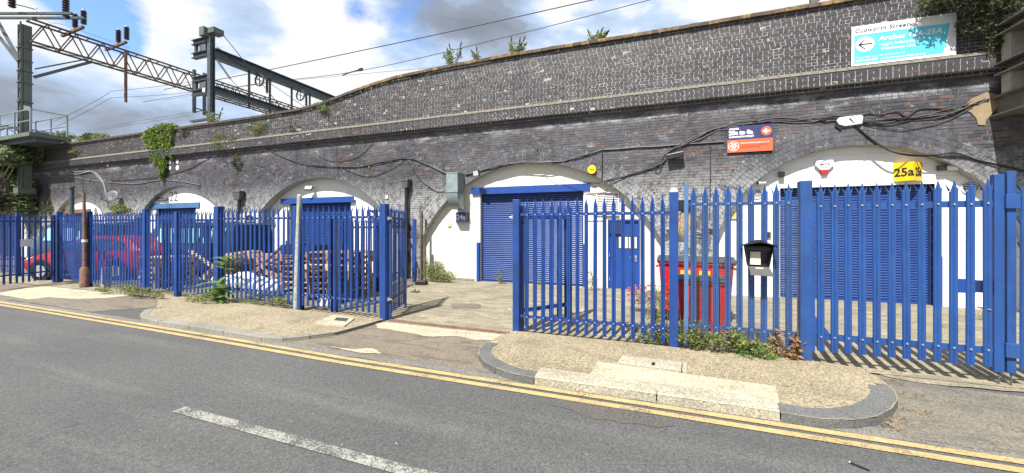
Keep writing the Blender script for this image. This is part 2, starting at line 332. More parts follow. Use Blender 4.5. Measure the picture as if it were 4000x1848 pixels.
gravelly('brown_tarmac', (0.115, 0.105, 0.085), (0.185, 0.165, 0.125), (0.3, 0.27, 0.2), 80, 0.6, blotch=(0.07, 0.075, 0.08), blo=(0.5, 0.62), bamt=0.75)
gravelly('slab_concrete', (0.29, 0.265, 0.20), (0.42, 0.385, 0.29), (0.56, 0.53, 0.44), 60, 0.6, blotch=(0.2, 0.185, 0.145), blo=(0.5, 0.62), bamt=0.6, dlo=(0.6, 0.7), damt=0.4, crack=0.0)
gravelly('grey_kerb', (0.16, 0.155, 0.13), (0.25, 0.24, 0.20), (0.36, 0.34, 0.29), 90, 0.7, crack=0.0)
gravelly('dark_kerb', (0.075, 0.078, 0.078), (0.13, 0.133, 0.128), (0.22, 0.22, 0.20), 90, 0.8, damt=0.2, crack=0.0)
gravelly('road_edge_dust', (0.13, 0.125, 0.115), (0.18, 0.17, 0.15), (0.34, 0.32, 0.27), 80, 0.5, crack=0.0)
gravelly('oil_stain', (0.058, 0.055, 0.050), (0.088, 0.084, 0.075), (0.15, 0.14, 0.12), 75, 0.6, crack=0.0)
def roadpaint(name, c, wear, base=(0.06, 0.06, 0.06)):
    t = NT(name)
    n = t.noise(60, 5, 0.8); n2 = t.noise(2.2, 5, 0.6)
    k = t.math('ADD', t.math('MULTIPLY', n, 0.75), t.math('MULTIPLY', n2, 0.35))
    f = t.ramp(k, [(wear, 0.0), (wear+0.05, 1.0)]); cc = t.ramp(t.noise(6, 5, 0.7), [(0.3, tuple(x*0.75 for x in c)), (0.7, c)])
    t.col(t.mix(f, base, cc)); t.rough(0.8); t.bump(n, 0.4, 0.004); M[name] = t.m
roadpaint('yellow_line_paint', (0.50, 0.365, 0.16), 0.475, (0.13, 0.115, 0.08))
roadpaint('white_line_paint', (0.36, 0.36, 0.32), 0.525, (0.075, 0.075, 0.072))

# ------------------------------------------------------------------ mesh helpers
class MB:
    def __init__(s): s.v = []; s.f = []; s.mi = []
    def add(s, vs, fs, mi=0):
        o = len(s.v); s.v += [tuple(p) for p in vs]; s.f += [tuple(i+o for i in f) for f in fs]; s.mi += [mi]*len(fs); return s
    def box(s, c, size, rot=None, mi=0, taper=1.0):
        x, y, z = (q/2 for q in size)
        vs = [Vector((a*x*(taper if k > 0 else 1), b*y*(taper if k > 0 else 1), k*z)) for k in (-1, 1) for a, b in ((-1, -1), (1, -1), (1, 1), (-1, 1))]
        if rot is not None: vs = [rot @ p for p in vs]
        c = Vector(c); return s.add([p+c for p in vs], [(3, 2, 1, 0), (4, 5, 6, 7), (0, 1, 5, 4), (1, 2, 6, 5), (2, 3, 7, 6), (3, 0, 4, 7)], mi)
    def bb(s, x0, x1, y0, y1, z0, z1, mi=0):
        return s.box(((x0+x1)/2, (y0+y1)/2, (z0+z1)/2), (x1-x0, y1-y0, z1-z0), None, mi)
    def bar(s, a, b, w, h=None, mi=0):
        a, b = Vector(a), Vector(b); d = b-a; L = d.length; h = h or w
        q = d.to_track_quat('Z', 'Y').to_matrix(); return s.box((a+b)/2, (w, h, L), q, mi)
    def tube(s, pts, r, n=8, mi=0, cap=True):
        pts = [Vector(p) for p in pts]; rs = r if isinstance(r, (list, tuple)) else [r]*len(pts); o = len(s.v); up = None
        for i, p in enumerate(pts):
            d = (pts[min(i+1, len(pts)-1)] - pts[max(i-1, 0)])
            d = d.normalized() if d.length > 1e-9 else Vector((0, 0, 1))
            if up is None: up = d.orthogonal().normalized()
            up = up - d*up.dot(d); up = up.normalized() if up.length > 1e-6 else d.orthogonal().normalized(); sd_ = d.cross(up)
            for k in range(n):
                a = 2*math.pi*k/n; s.v.append(tuple(p + (up*math.cos(a) + sd_*math.sin(a))*rs[i]))
        for i in range(len(pts)-1):
            for k in range(n):
                s.f.append((o+i*n+k, o+i*n+(k+1) % n, o+(i+1)*n+(k+1) % n, o+(i+1)*n+k)); s.mi.append(mi)
        if cap:
            s.f.append(tuple(o+k for k in reversed(range(n)))); s.f.append(tuple(o+(len(pts)-1)*n+k for k in range(n))); s.mi += [mi, mi]
        return s
    def prism(s, poly, ax, t0, t1, mi=0):       # poly of 2-tuples; ax: axis of extrusion 'x','y','z'
        def mk(u, v, t): return {'x': (t, u, v), 'y': (u, t, v), 'z': (u, v, t)}[ax]
        n = len(poly); vs = [mk(u, v, t0) for u, v in poly] + [mk(u, v, t1) for u, v in poly]
        fs = [tuple(range(n)), tuple(range(2*n-1, n-1, -1))] + [(i, i+n, (i+1) % n + n, (i+1) % n) for i in range(n)]
        return s.add(vs, fs, mi)
    def disc(s, c, r, ax, depth, n=20, mi=0):
        poly = [(math.cos(2*math.pi*k/n)*r, math.sin(2*math.pi*k/n)*r) for k in range(n)]
        c = Vector(c); i = 'xyz'.index(ax); oth = [j for j in range(3) if j != i]
        poly = [(u+c[oth[0]], v+c[oth[1]]) for u, v in poly]; return s.prism(poly, ax, c[i]-depth/2, c[i]+depth/2, mi)
    def mesh(s, name, mats, smooth=False, fix=True):
        me = bpy.data.meshes.new(name); me.from_pydata(s.v, [], s.f)
        for m in (mats if isinstance(mats, (list, tuple)) else [mats]): me.materials.append(M[m] if isinstance(m, str) else m)
        if any(s.mi): me.polygons.foreach_set('material_index', s.mi)
        if fix:
            bm = bmesh.new(); bm.from_mesh(me); bmesh.ops.recalc_face_normals(bm, faces=bm.faces); bm.to_mesh(me); bm.free()
        if smooth: me.polygons.foreach_set('use_smooth', [True]*len(me.polygons)); me.set_sharp_from_angle(angle=R(smooth if smooth is not True else 40))
        me.update(); return me
    def build(s, name, mats, parent=None, loc=(0, 0, 0), rotz=0.0, smooth=False, fix=True, bevel=0.0):
        me = s.mesh(name, mats, smooth, fix); o = put(name, me, parent, loc, rotz)
        if bevel:
            b = o.modifiers.new('bevel', 'BEVEL'); b.width = bevel; b.segments = 2; b.limit_method = 'ANGLE'
        return o
def put(name, me, parent=None, loc=(0, 0, 0), rotz=0.0):
    o = bpy.data.objects.new(name, me); COL.objects.link(o); o.location = loc; o.rotation_euler = (0, 0, rotz)
    if parent is not None: o.parent = parent
    return o
def tag(o, label=None, cat=None, group=None, kind=None):
    if label: o['label'] = label
    if cat: o['category'] = cat
    if group: o['group'] = group
    if kind: o['kind'] = kind
    return o
def thing(name, label, cat, loc=(0, 0, 0), rotz=0.0, group=None):
    o = bpy.data.objects.new(name, None); COL.objects.link(o); o.location = loc; o.rotation_euler = (0, 0, rotz); o.empty_display_size = 0.3
    return tag(o, label, cat, group)
def copy_tree(o, parent=None):
    c = o.copy(); COL.objects.link(c); c.parent = parent
    for ch in list(KIDS(o)): copy_tree(ch, c)
    return c
def KIDS(o): return [x for x in bpy.data.objects if x.parent == o]
def text_mesh(name, s, size, mat, parent, loc, rot, extrude=0.0015, bold=0.0, align='LEFT', shear=0.0, sx=1.0, space=1.0):
    cu = bpy.data.curves.new(name, 'FONT'); cu.body = s; cu.size = size; cu.extrude = extrude; cu.offset = bold; cu.align_x = align; cu.shear = shear; cu.space_character = space
    cu.resolution_u = 3
    o = bpy.data.objects.new(name, cu); COL.objects.link(o); bpy.context.view_layer.update()
    me = bpy.data.meshes.new_from_object(o.evaluated_get(bpy.context.evaluated_depsgraph_get()))
    bpy.data.objects.remove(o); me.name = name; me.materials.clear(); me.materials.append(M[mat])
    n = put(name, me, parent, loc); n.rotation_euler = rot; n.scale = (sx, 1, 1); return n
# ================================================================== GROUND
def sheet(name, pts, z, mat, kind='structure', parent=None):
    me = bpy.data.meshes.new(name); bm = bmesh.new()
    vs = [bm.verts.new((p[0], p[1], z)) for p in pts]; f = bm.faces.new(vs); f.normal_update()
    if f.normal.z < 0: f.normal_flip()
    bmesh.ops.triangulate(bm, faces=bm.faces); bm.to_mesh(me); bm.free(); me.materials.append(M[mat])
    o = put(name, me, parent)
    if parent is None: tag(o, kind=kind)
    return o
sheet('ground', [(-900, -900), (900, -900), (900, 1500), (-900, 1500)], -0.03, 'brown_tarmac')
sheet('road', [(-120, -4.5), (60, -4.5), (60, 6.2), (-120, 6.2)], 0.0, 'asphalt')
def wob(pts, amp=0.05, step=0.25, seed=1):
    rd = random.Random(seed); out = []
    for i in range(len(pts)):
        a, b = Vector(pts[i][:2]), Vector(pts[(i+1) % len(pts)][:2]); n = max(1, int((b-a).length/step)); nn = (b-a).orthogonal().normalized() if (b-a).length > 0 else Vector((0, 0))
        for k in range(n):
            p = a.lerp(b, k/n); out.append(p + nn*rd.uniform(-amp, amp))
    return out
sheet('yard', [(-60, 5.95), (14, 5.95), (14, 11.75), (-60, 11.75)], 0.02, 'yard_concrete')
# crossovers between the pavement islands
sheet('crossover', wob([(-8.6, 6.2), (-5.6, 4.42), (-5.0, 4.36), (-1.2, 4.34), (-0.9, 6.2)], 0.02), 0.006, 'pink_tarmac')
sheet('crossover', wob([(-21.5, 6.3), (-21, 4.52), (-11.2, 4.48), (-9.6, 6.3)], 0.03, seed=2), 0.006, 'pink_tarmac')
sheet('crossover', wob([(2.0, 6.1), (2.0, 4.25), (14, 4.25), (14, 5.2), (3.2, 5.75)], 0.03, seed=3), 0.006, 'brown_tarmac')
sheet('concrete_apron', wob([G(0, 1145)[:2], G(230, 1103)[:2], G(420, 1122)[:2], G(590, 1150)[:2], G(420, 1165)[:2], G(300, 1170)[:2], G(190, 1163)[:2], G(110, 1172)[:2], (-19.2, 4.9)], 0.02, seed=4), 0.012, 'pale_concrete')
sheet('concrete_patch', wob([G(1505, 1245)[:2], G(1700, 1262)[:2], G(2000, 1300)[:2], G(1925, 1332)[:2], G(1850, 1330)[:2], G(1780, 1315)[:2], G(1690, 1320)[:2], G(1600, 1305)[:2], G(1575, 1297)[:2], G(1480, 1284)[:2], G(1462, 1262)[:2]], 0.03, 0.15, seed=5), 0.012, 'pale_concrete')
sheet('concrete_patch', wob([G(1285, 1357)[:2], G(1380, 1367)[:2], G(1455, 1364)[:2], G(1495, 1386)[:2], G(1400, 1380)[:2]], 0.02, 0.1, seed=6), 0.014, 'pale_concrete')
sheet('concrete_patch', wob([G(3150, 1410)[:2], G(3320, 1425)[:2], G(3480, 1480)[:2], G(3600, 1500)[:2], G(4000, 1535)[:2], (6.3, 6.3), (1.8, 6.3)], 0.03, 0.2, seed=7), 0.014, 'yard_concrete')
sheet('damp_patch', [G(1820+60*math.cos(a), 1199+11*math.sin(a)+3*math.sin(3*a))[:2] for a in [k*math.pi/10 for k in range(20)]], 0.026, 'brown_tarmac')
sheet('gutter', wob([(-30, 4.30), (-20, 4.28), (-5, 4.2), (9, 4.17), (9, 4.34), (-5, 4.42), (-20, 4.5), (-30, 4.5)], 0.03, 0.3, seed=9), 0.0035, 'road_edge_dust')
sheet('oil_stain', wob([(G(2150, 1560).x, 3.78), (G(2300, 1570).x, 3.70), (G(2560, 1610).x, 3.66), (G(2640, 1640).x, 3.78), (G(2450, 1600).x, 4.0), (G(2200, 1550).x, 3.95)], 0.05, 0.12, 12), 0.0042, 'oil_stain')
# painted lines
def line(name, pts, w, mat, z=0.008):
    mb = MB(); n = len(pts)
    for i, p in enumerate(pts): mb.v += [(p[0], p[1]-w/2, z), (p[0], p[1]+w/2, z)]
    mb.f = [(2*i, 2*i+2, 2*i+3, 2*i+1) for i in range(n-1)]; mb.mi = [0]*(n-1)
    return tag(mb.build(name, mat), kind='structure')
xs = [-60+2*i for i in range(40)]
def yl(x): return 0.0 if x > -4 else 0.30*(1-math.exp((x+4)/9))*1.0
line('yellow_line', [(x, 3.975+yl(x)*0.85) for x in xs], 0.088, 'yellow_line_paint')
line('yellow_line', [(x, 4.125+yl(x)*0.85) for x in xs], 0.088, 'yellow_line_paint')
a0 = G(705, 1598); line('white_centre_line', [(a0.x, 2.39), (a0.x+0.9, 2.385), (a0.x+2.0, 2.38), (a0.x+4.0, 2.37)], 0.115, 'white_line_paint')
line('white_centre_line', [(a0.x-6, 2.42), (a0.x-4, 2.41)], 0.115, 'white_line_paint').location.x -= 40

# pavement islands with kerbs
def island(outer, back, z=0.09):
    pts = [G(x, y, z)[:2] for x, y in outer] + back
    pav = sheet('pavement', pts, z-0.004, 'gravel_concrete')
    mb = MB(); n = len(pts)
    for i in range(len(outer)-1, n):
        a, b = pts[i], pts[(i+1) % n]; mb.add([(*a, -0.02), (*b, -0.02), (*b, z-0.004), (*a, z-0.004)], [(0, 1, 2, 3)])
    mb.build('pavement_side', 'gravel_concrete', pav)
    return pav, [Vector(G(x, y, z)[:2]) for x, y in outer]
def resample(pts, step):
    out = [pts[0]]; acc = 0
    L = [0]
    for a, b in zip(pts, pts[1:]): L.append(L[-1]+(b-a).length)
    n = max(1, round(L[-1]/step/4))*4
    def at(s):
        for i in range(len(pts)-1):
            if s <= L[i+1]+1e-9: return pts[i].lerp(pts[i+1], (s-L[i])/max(1e-9, L[i+1]-L[i]))
        return pts[-1]
    return [at(L[-1]*k/n) for k in range(n+1)]
def kerbs(pav, pts, step, width, mat, z, gap=0.006, sub=4, drop=None):
    P = resample(pts, step/sub); n = (len(P)-1)//sub
    for k in range(n):
        seg = P[k*sub:k*sub+sub+1]; d0 = (seg[1]-seg[0]).normalized(); d1 = (seg[-1]-seg[-2]).normalized()
        seg = [Vector(p) for p in seg]; seg[0] = seg[0]+d0*gap; seg[-1] = seg[-1]-d1*gap
        mb = MB(); tz = z + random.uniform(-0.004, 0.005); o = []
        for i, p in enumerate(seg):
            t = (seg[min(i+1, sub)] - seg[max(i-1, 0)]).normalized(); nn = Vector((-t.y, t.x))
            hh = tz if drop is None else max(0.02, tz*drop((k*sub+i)/(n*sub)))
            o.append([(p-nn*0.0, -0.03), (p+nn*0.002, hh-0.018), (p+nn*0.018, hh), (p+nn*width, hh), (p+nn*width, -0.03)])
        for r in o: mb.v += [(q.x, q.y, h) for q, h in r]
        for i in range(sub):
            for j in range(4): mb.f.append((i*5+j, (i+1)*5+j, (i+1)*5+j+1, i*5+j+1))
        mb.f += [tuple(range(5)), tuple(sub*5+j for j in reversed(range(5)))]; mb.mi = [0]*len(mb.f)
        mb.build('kerb_stone', mat, pav, smooth=35)
RO = [(1986, 1300), (1945, 1313), (1910, 1336), (1876, 1351), (1866, 1377), (1888, 1408), (1942, 1439), (2011, 1461), (2086, 1474), (2565, 1539), (3049, 1610), (3120, 1622), (3207, 1635), (3332, 1638), (3425, 1625), (3487, 1591), (3510, 1554), (3493, 1520), (3431, 1473), (3369, 1439), (3290, 1424)]
pr, ro = island(RO, [(1.9, 5.97), (-2.2, 5.97)])
kerbs(pr, ro[0:3], 0.5, 0.13, 'pale_concrete', 0.095, drop=lambda t: 0.3+0.7*t)
kerbs(pr, ro[2:9], 0.55, 0.17, 'dark_kerb', 0.098)
kerbs(pr, ro[8:10], 1.32, 0.30, 'slab_concrete', 0.10); kerbs(pr, ro[9:11], 1.32, 0.30, 'slab_concrete', 0.098)
kerbs(pr, ro[10:18], 0.62, 0.20, 'dark_kerb', 0.098)
kerbs(pr, ro[17:21], 0.8, 0.12, 'pink_tarmac', 0.095, drop=lambda t: 1-0.55*t)
LO = [(613, 1199), (565, 1210), (545, 1228), (556, 1242), (613, 1256), (812, 1285), (955, 1308), (1019, 1318), (1111, 1322), (1211, 1311), (1313, 1297), (1400, 1274), (1489, 1249)]
pl, lo_ = island(LO, [(-4.85, 5.97), (-12.0, 6.05)], 0.065)
kerbs(pl, lo_[0:5], 0.5, 0.13, 'grey_kerb', 0.07); kerbs(pl, lo_[4:8], 0.9, 0.22, 'grey_kerb', 0.07); kerbs(pl, lo_[7:10], 0.45, 0.13, 'grey_kerb', 0.07)
kerbs(pl, lo_[9:13], 0.7, 0.10, 'grey_kerb', 0.07, drop=lambda t: 1-0.5*t)
# concrete slabs let into the right island
def slab(name, q, z, h, mat, parent, inset=0.0):
    pts = [G(x, y, z)[:2] for x, y in q]; mb = MB(); mb.prism([tuple(p) for p in pts], 'z', z-0.05, z+h); return mb.build(name, mat, parent)
s1 = slab('concrete_slab', [(2293, 1483), (2335, 1413), (3028, 1508), (3050, 1592)], 0.09, 0.001, 'pale_concrete', pr)
s2 = slab('inspection_slab', [(2410, 1421), (2432, 1391), (2683, 1420), (2683, 1456)], 0.09, 0.012, 'slab_concrete', pr)
s2b = slab('cover_plug', [(2543, 1427), (2548, 1416), (2560, 1418), (2557, 1429)], 0.10, 0.006, 'ink_black', s2)
slab('cover_frame', [(2660, 1452), (2664, 1420), (2667, 1420), (2664, 1453)], 0.10, 0.004, 'ink_black', s2)
s3 = slab('concrete_slab', [(1222, 1264), (1300, 1231), (1385, 1243), (1345, 1274)], 0.08, 0.002, 'pale_concrete', pl)
slab('drain_cover', [(1304, 1251), (1316, 1240), (1363, 1244), (1352, 1256)], 0.082, 0.004, 'rubber_grey', pl)
for (x0, y0, x1, y1) in ((1000, 1250, 1090, 1215), (820, 1270, 900, 1225)):
    pass
# ================================================================== VIADUCT
D = 11.25; DP = 11.47
YB, YC, YP = D-0.20, D-0.09, D-0.03
ARCH = [(-38.2, 3.5, 3.5, 3.2), (-29.45, 3.3, 3.5, 3.15), (-20.8, 4.0, 3.72, 3.75), (-12.3, 4.41, 3.72, 3.85), (-3.69, 4.31, 3.78, 3.84), (4.35, 2.98, 3.72, 2.96)]
RING = 0.56
def arch_z(x, a, grow=0.0):        # height of the arch curve over x, or None outside
    xc, r, zt, hw = a; dx = abs(x-xc)
    if dx >= hw+grow: return None
    rr = r+grow; zc = zt-r
    return zc+math.sqrt(max(0, rr*rr-dx*dx))
def arch_hw(z, a, grow):           # half width of the opening at height z
    xc, r, zt, hw = a; zc = zt-r; rr = r+grow; q = rr*rr-(z-zc)**2
    if q <= 0: return 0.0
    zs = zc+math.sqrt(max(0, r*r-hw*hw))
    w = math.sqrt(q)
    return min(w, hw+grow) if z >= zs else hw
def top_z(x):
    k = [(-33, 6.36), (-15.6, 6.34), (-13.2, 6.39), (-12.1, 6.48), (-11.08, 6.65), (-9.9, 6.86), (-9.3, 6.94), (-8.45, 7.03), (-6.5, 7.10), (-4.2, 7.13), (0.24, 7.09), (30, 7.08)]
    if x <= k[0][0]: return k[0][1]
    for (a, za), (b, zb) in zip(k, k[1:]):
        if x <= b: return za+(zb-za)*(x-a)/(b-a)
    return k[-1][1]
XL, XR, XP = -46.0, 13.0, -33.0     # left end, right end, where the parapet stops
via = thing('railway_viaduct', 'long dark brick railway viaduct with arches, parapet and white infill walls', 'viaduct', (0, D, 0))
def vb(mb, name, mat, parent=None, **k):   # build in world coordinates under the viaduct
    o = mb.build(name, mat, parent or via, **k); o.location = (0, -D, 0) if parent is None else (0, 0, 0); return o
# mortar core with arch openings
mb = MB(); YM = D+0.0
xsamp = sorted(set([round(XL+i*0.25, 3) for i in range(int((XR-XL)/0.25)+1)] + [round(a[0]+s*a[3]*math.cos(k*math.pi/40), 4) for a in ARCH for s in (-1, 1) for k in range(21)]))
for x0, x1 in zip(xsamp, xsamp[1:]):
    if x1-x0 < 1e-4: continue
    xm = (x0+x1)/2; zb0 = zb1 = -0.05
    for a in ARCH:
        if abs(xm-a[0]) < a[3]:
            zb0 = arch_z(min(max(x0, a[0]-a[3]+1e-4), a[0]+a[3]-1e-4), a); zb1 = arch_z(min(max(x1, a[0]-a[3]+1e-4), a[0]+a[3]-1e-4), a)
    mb.add([(x0, YM, zb0), (x1, YM, zb1), (x1, YM, 5.06), (x0, YM, 5.06)], [(0, 1, 2, 3)])
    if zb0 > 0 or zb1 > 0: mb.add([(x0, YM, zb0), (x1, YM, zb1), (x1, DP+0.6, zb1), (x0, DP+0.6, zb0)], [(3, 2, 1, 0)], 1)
for a in ARCH:
    zs = arch_z(a[0]-a[3]+1e-4, a)
    for s in (-1, 1): x = a[0]+s*a[3]; mb.add([(x, YM, -0.05), (x, DP+0.6, -0.05), (x, DP+0.6, zs), (x, YM, zs)], [(0, 1, 2, 3)], 1)
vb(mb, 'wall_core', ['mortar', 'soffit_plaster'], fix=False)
mb = MB(); mb.bb(XL, XR, YM+1.0, 26, 4.4, 5.3); mb.bb(XL, XR, YM+0.02, YM+1.0, 4.4, 5.3)
vb(mb, 'track_bed', 'cement')
# band, ledge and parapet core
mb = MB(); e = 0.004
mb.bb(XL, XR, YC+e, D+0.3, 5.06, 5.14); mb.bb(XL, XR, YB+e, D+0.31, 5.14, 5.41)
for x0 in np.arange(XP, XR, 0.5):
    x1 = min(x0+0.5, XR); z0, z1 = top_z(x0), top_z(x1)
    mb.add([(x0, YP+e, 5.4), (x1, YP+e, 5.4), (x1, YP+e, z1), (x0, YP+e, z0), (x0, YP+0.42, 5.3), (x1, YP+0.42, 5.3), (x1, YP+0.42, z1), (x0, YP+0.42, z0)], [(0, 1, 2, 3), (7, 6, 5, 4), (3, 2, 6, 7)])
mb.add([(XP, YP+e, 5.4), (XP, YP+e, 6.36), (XP, YP+0.42, 6.36), (XP, YP+0.42, 5.4)], [(0, 1, 2, 3)])
mb.bb(XL, XR, 26, 26.4, 0, 6.2)
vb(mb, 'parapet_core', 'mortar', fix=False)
mb = MB()
mb.add([(XL, YB, 5.412), (XR, YB, 5.412), (XR, YP+e, 5.54), (XL, YP+e, 5.54)], [(0, 1, 2, 3)]); vb(mb, 'ledge_bed', 'mortar', fix=False)

# brick list: (x0,x1,z0,z1,y_face, proud, group, angle-transform)
BR = []   # 4 front corners + y face
def addb(x0, x1, z0, z1, y, g):
    if x1-x0 < 0.035: return
    BR.append(((x0, z0), (x1, z0), (x1, z1), (x0, z1), y, g))
def course(z, y, g, header, xa, xb, block, off, wob_=0.0):
    L = 0.112 if header else 0.225; x = xa+off*L-L
    while x < xb:
        l = L
        if not header and random.random() < 0.28 and g == 0: l = 0.1125
        a, b = max(x, xa)+0.005, min(x+l, xb)-0.005
        segs = [(a, b)]
        for c, h in block:
            ns = []
            for p, q in segs:
                if q <= c-h or p >= c+h: ns.append((p, q))
                else:
                    if p < c-h: ns.append((p, c-h-0.004))
                    if q > c+h: ns.append((c+h+0.004, q))
            segs = ns
        w = 0.004*math.sin(x*1.3+z*3)*wob_
        gz = 0.0055 if g else 0.005; gx_ = 0.002 if g else 0.0
        for p, q in segs: addb(p+gx_, q-gx_, z+gz+w, z+0.075-gz+w, y, g)
        x += l
k = 0; z = -0.02
while z < 5.04:
    zm = z+0.037; block = [(a[0], arch_hw(zm, a, RING)) for a in ARCH]; block = [b for b in block if b[1] > 0]
    course(z, D-0.006, 0, k % 3 == 1, XL, XR, block, (k*0.37) % 1, 1.0); z += 0.075; k += 1
course(5.063, YC-0.0, 1, True, XL, XR, [], 0.3)
for i in range(4):
    course(5.140+i*0.0685, YB, 1, i % 2 == 0, XL, XR, [], 0.5*(i % 2))
z = 5.545; k = 0
while z < 7.10:
    # clip where the parapet is lower
    xa = XP
    if z+0.07 > 6.3:
        xx = XP
        while xx < XR and top_z(xx) < z+0.075: xx += 0.05
        xa = xx
    if xa < XR-1: course(z, YP-0.0, 1, k % 2 == 0, xa, XR, [], 0.5*(k % 2)+0.25*(k % 4 == 3))
    z += 0.075; k += 1
# arch rings of headers
for a in ARCH:
    xc, r, zt, hw = a; zc = zt-r; am = math.asin(min(1, hw/r))
    for j in range(5):
        r0 = r+j*0.112+0.003; r1 = r0+random.uniform(0.101, 0.107); n = int(2*am*(r0+0.05)/0.077)
        am2 = am if j == 0 else math.asin(min(1, (hw+0.002)/r0)) + 0.112*j/r0*0.9
        am2 = min(am2, am+0.05*j)
        n = int(2*am2*(r0+0.05)/0.098)
        for i in range(n):
            t0 = -am2+2*am2*i/n+0.005/r0; t1 = -am2+2*am2*(i+1)/n-0.005/r0
            q = []; jr = random.uniform(-.004, .004)
            for rr, tt in ((r0, t0), (r0, t1), (r1, t1), (r1, t0)): q.append((xc+(rr+jr)*math.sin(tt), zc+(rr+jr)*math.cos(tt)))
            if min(p[1] for p in q) < -0.02: continue
            BR.append((q[0], q[1], q[2], q[3], D-0.007, 2))
# ledge bricks (sloping) and bricks chosen as single pieces
def front(b):
    px, py, cz = PX(((b[0][0]+b[1][0])/2, b[4], (b[0][1]+b[2][1])/2))
    if not (20 < px < 3980 and 8 < py < 1840) or cz <= 0: return -1
    return abs(b[1][0]-b[0][0])*abs(b[2][1]-b[1][1])/cz**3*b[4]
order = sorted(range(len(BR)), key=lambda i: -front(BR[i]))
single = set(order[:292])
for g, mat in ((0, 'brick_lower'), (1, 'brick_upper'), (2, 'brick_ring')):
    idx = [i for i in range(len(BR)) if BR[i][5] == g and i not in single]; n = len(idx)
    P = np.array([[BR[i][j] for j in range(4)] for i in idx])                       # n,4,2
    Y = np.array([BR[i][4] for i in idx])[:, None]; jit = rng.uniform(-0.004, 0.003, (n, 1)); tl = rng.uniform(-0.0025, 0.0025, (n, 4))
    V = np.zeros((n, 8, 3)); V[:, :4, 0] = P[:, :, 0]; V[:, :4, 2] = P[:, :, 1]; V[:, :4, 1] = Y+jit+tl
    V[:, :4, 0] += rng.uniform(-0.002, 0.002, (n, 4)); V[:, :4, 2] += rng.uniform(-0.002, 0.002, (n, 4))
    V[:, 4:] = V[:, :4]; V[:, 4:, 1] = Y+0.03
    base = (np.arange(n)*8)[:, None, None]; FC = np.array([(0, 1, 2, 3), (1, 0, 4, 5), (2, 1, 5, 6), (3, 2, 6, 7), (0, 3, 7, 4)])[None]+base
    me = bpy.data.meshes.new('brickwork'); me.vertices.add(n*8); me.vertices.foreach_set('co', V.reshape(-1)); nf = n*5
    me.loops.add(nf*4); me.loops.foreach_set('vertex_index', FC.reshape(-1)); me.polygons.add(nf)
    me.polygons.foreach_set('loop_start', np.arange(nf)*4); me.polygons.foreach_set('loop_total', np.full(nf, 4)); me.update(calc_edges=True); me.validate(); me.shade_flat()
    me.materials.append(M[mat]); o = put('brickwork', me, via, (0, -D, 0)); o['kind'] = 'stuff'
bmesh_cache = {}
for i in single:
    b = BR[i]; cx = sum(p[0] for p in b[:4])/4; cz = sum(p[1] for p in b[:4])/4
    key = (round(b[1][0]-b[0][0], 2), round(b[2][1]-b[1][1], 2), b[5], round(b[1][1]-b[0][1], 2), round(b[3][0]-b[0][0], 2))
    if key not in bmesh_cache:
        m = MB(); q = [(p[0]-cx, p[1]-cz) for p in b[:4]]
        m.add([(u, 0, v) for u, v in q]+[(u, 0.03, v) for u, v in q], [(0, 1, 2, 3), (1, 0, 4, 5), (2, 1, 5, 6), (3, 2, 6, 7), (0, 3, 7, 4)])
        bmesh_cache[key] = m.mesh('brick', ['brick_lower', 'brick_upper', 'brick_ring'][b[5]], fix=False)
    put('brick', bmesh_cache[key], via, (cx, b[4]-D+random.uniform(-0.004, 0.002), cz))
# coping bricks, each a piece; ledge bricks each a piece near, joined far
m = MB(); m.box((0, 0.20, 0.045), (0.228, 0.50, 0.09)); cop = m.mesh('coping_brick', 'coping_brick')
x = -29.9; ci = []
while x < 9.6:
    z0, z1 = top_z(x), top_z(x+0.238); ci.append((x, z0, z1)); x += 0.238
for x, z0, z1 in ci:
    o = put('coping_brick', cop, via, (x+0.119, YP-D-0.035+random.uniform(-0.008, 0.008), (z0+z1)/2-0.012+random.uniform(-0.004, 0.004))); o.rotation_euler = (0, -math.atan2(z1-z0, 0.238)+random.uniform(-0.01, 0.01), 0)
mb = MB(); x = XP
while x < -30: mb.box((x+0.119, YP-0.035+0.2, top_z(x)+0.035), (0.228, 0.5, 0.09)); x += 0.238
o = vb(mb, 'coping_bricks', 'coping_brick'); o['kind'] = 'stuff'
sl = math.atan2(0.128, YP-YB); ln = math.hypot(0.128, YP-YB)
m = MB(); m.box((0, 0, 0), (0.214, ln*1.0, 0.05)); led = m.mesh('ledge_brick', 'ledge_brick')
def ledge_at(x, j): return (x, (YB+YP)/2-D, 5.476+random.uniform(-0.004, 0.003))
x = XL; near = []; mb = MB()
while x < 9:
    if x > -20:
        o = put('ledge_brick', led, via, ledge_at(x+0.1125, 0)); o.rotation_euler = (sl, 0, random.uniform(-0.01, 0.01))
    else: mb.box((x+0.1125, (YB+YP)/2, 5.476), (0.216, ln*1.08, 0.05), Matrix.Rotation(sl, 3, 'X'))
    x += 0.226
o = vb(mb, 'ledge_bricks', 'ledge_brick'); o['kind'] = 'stuff'

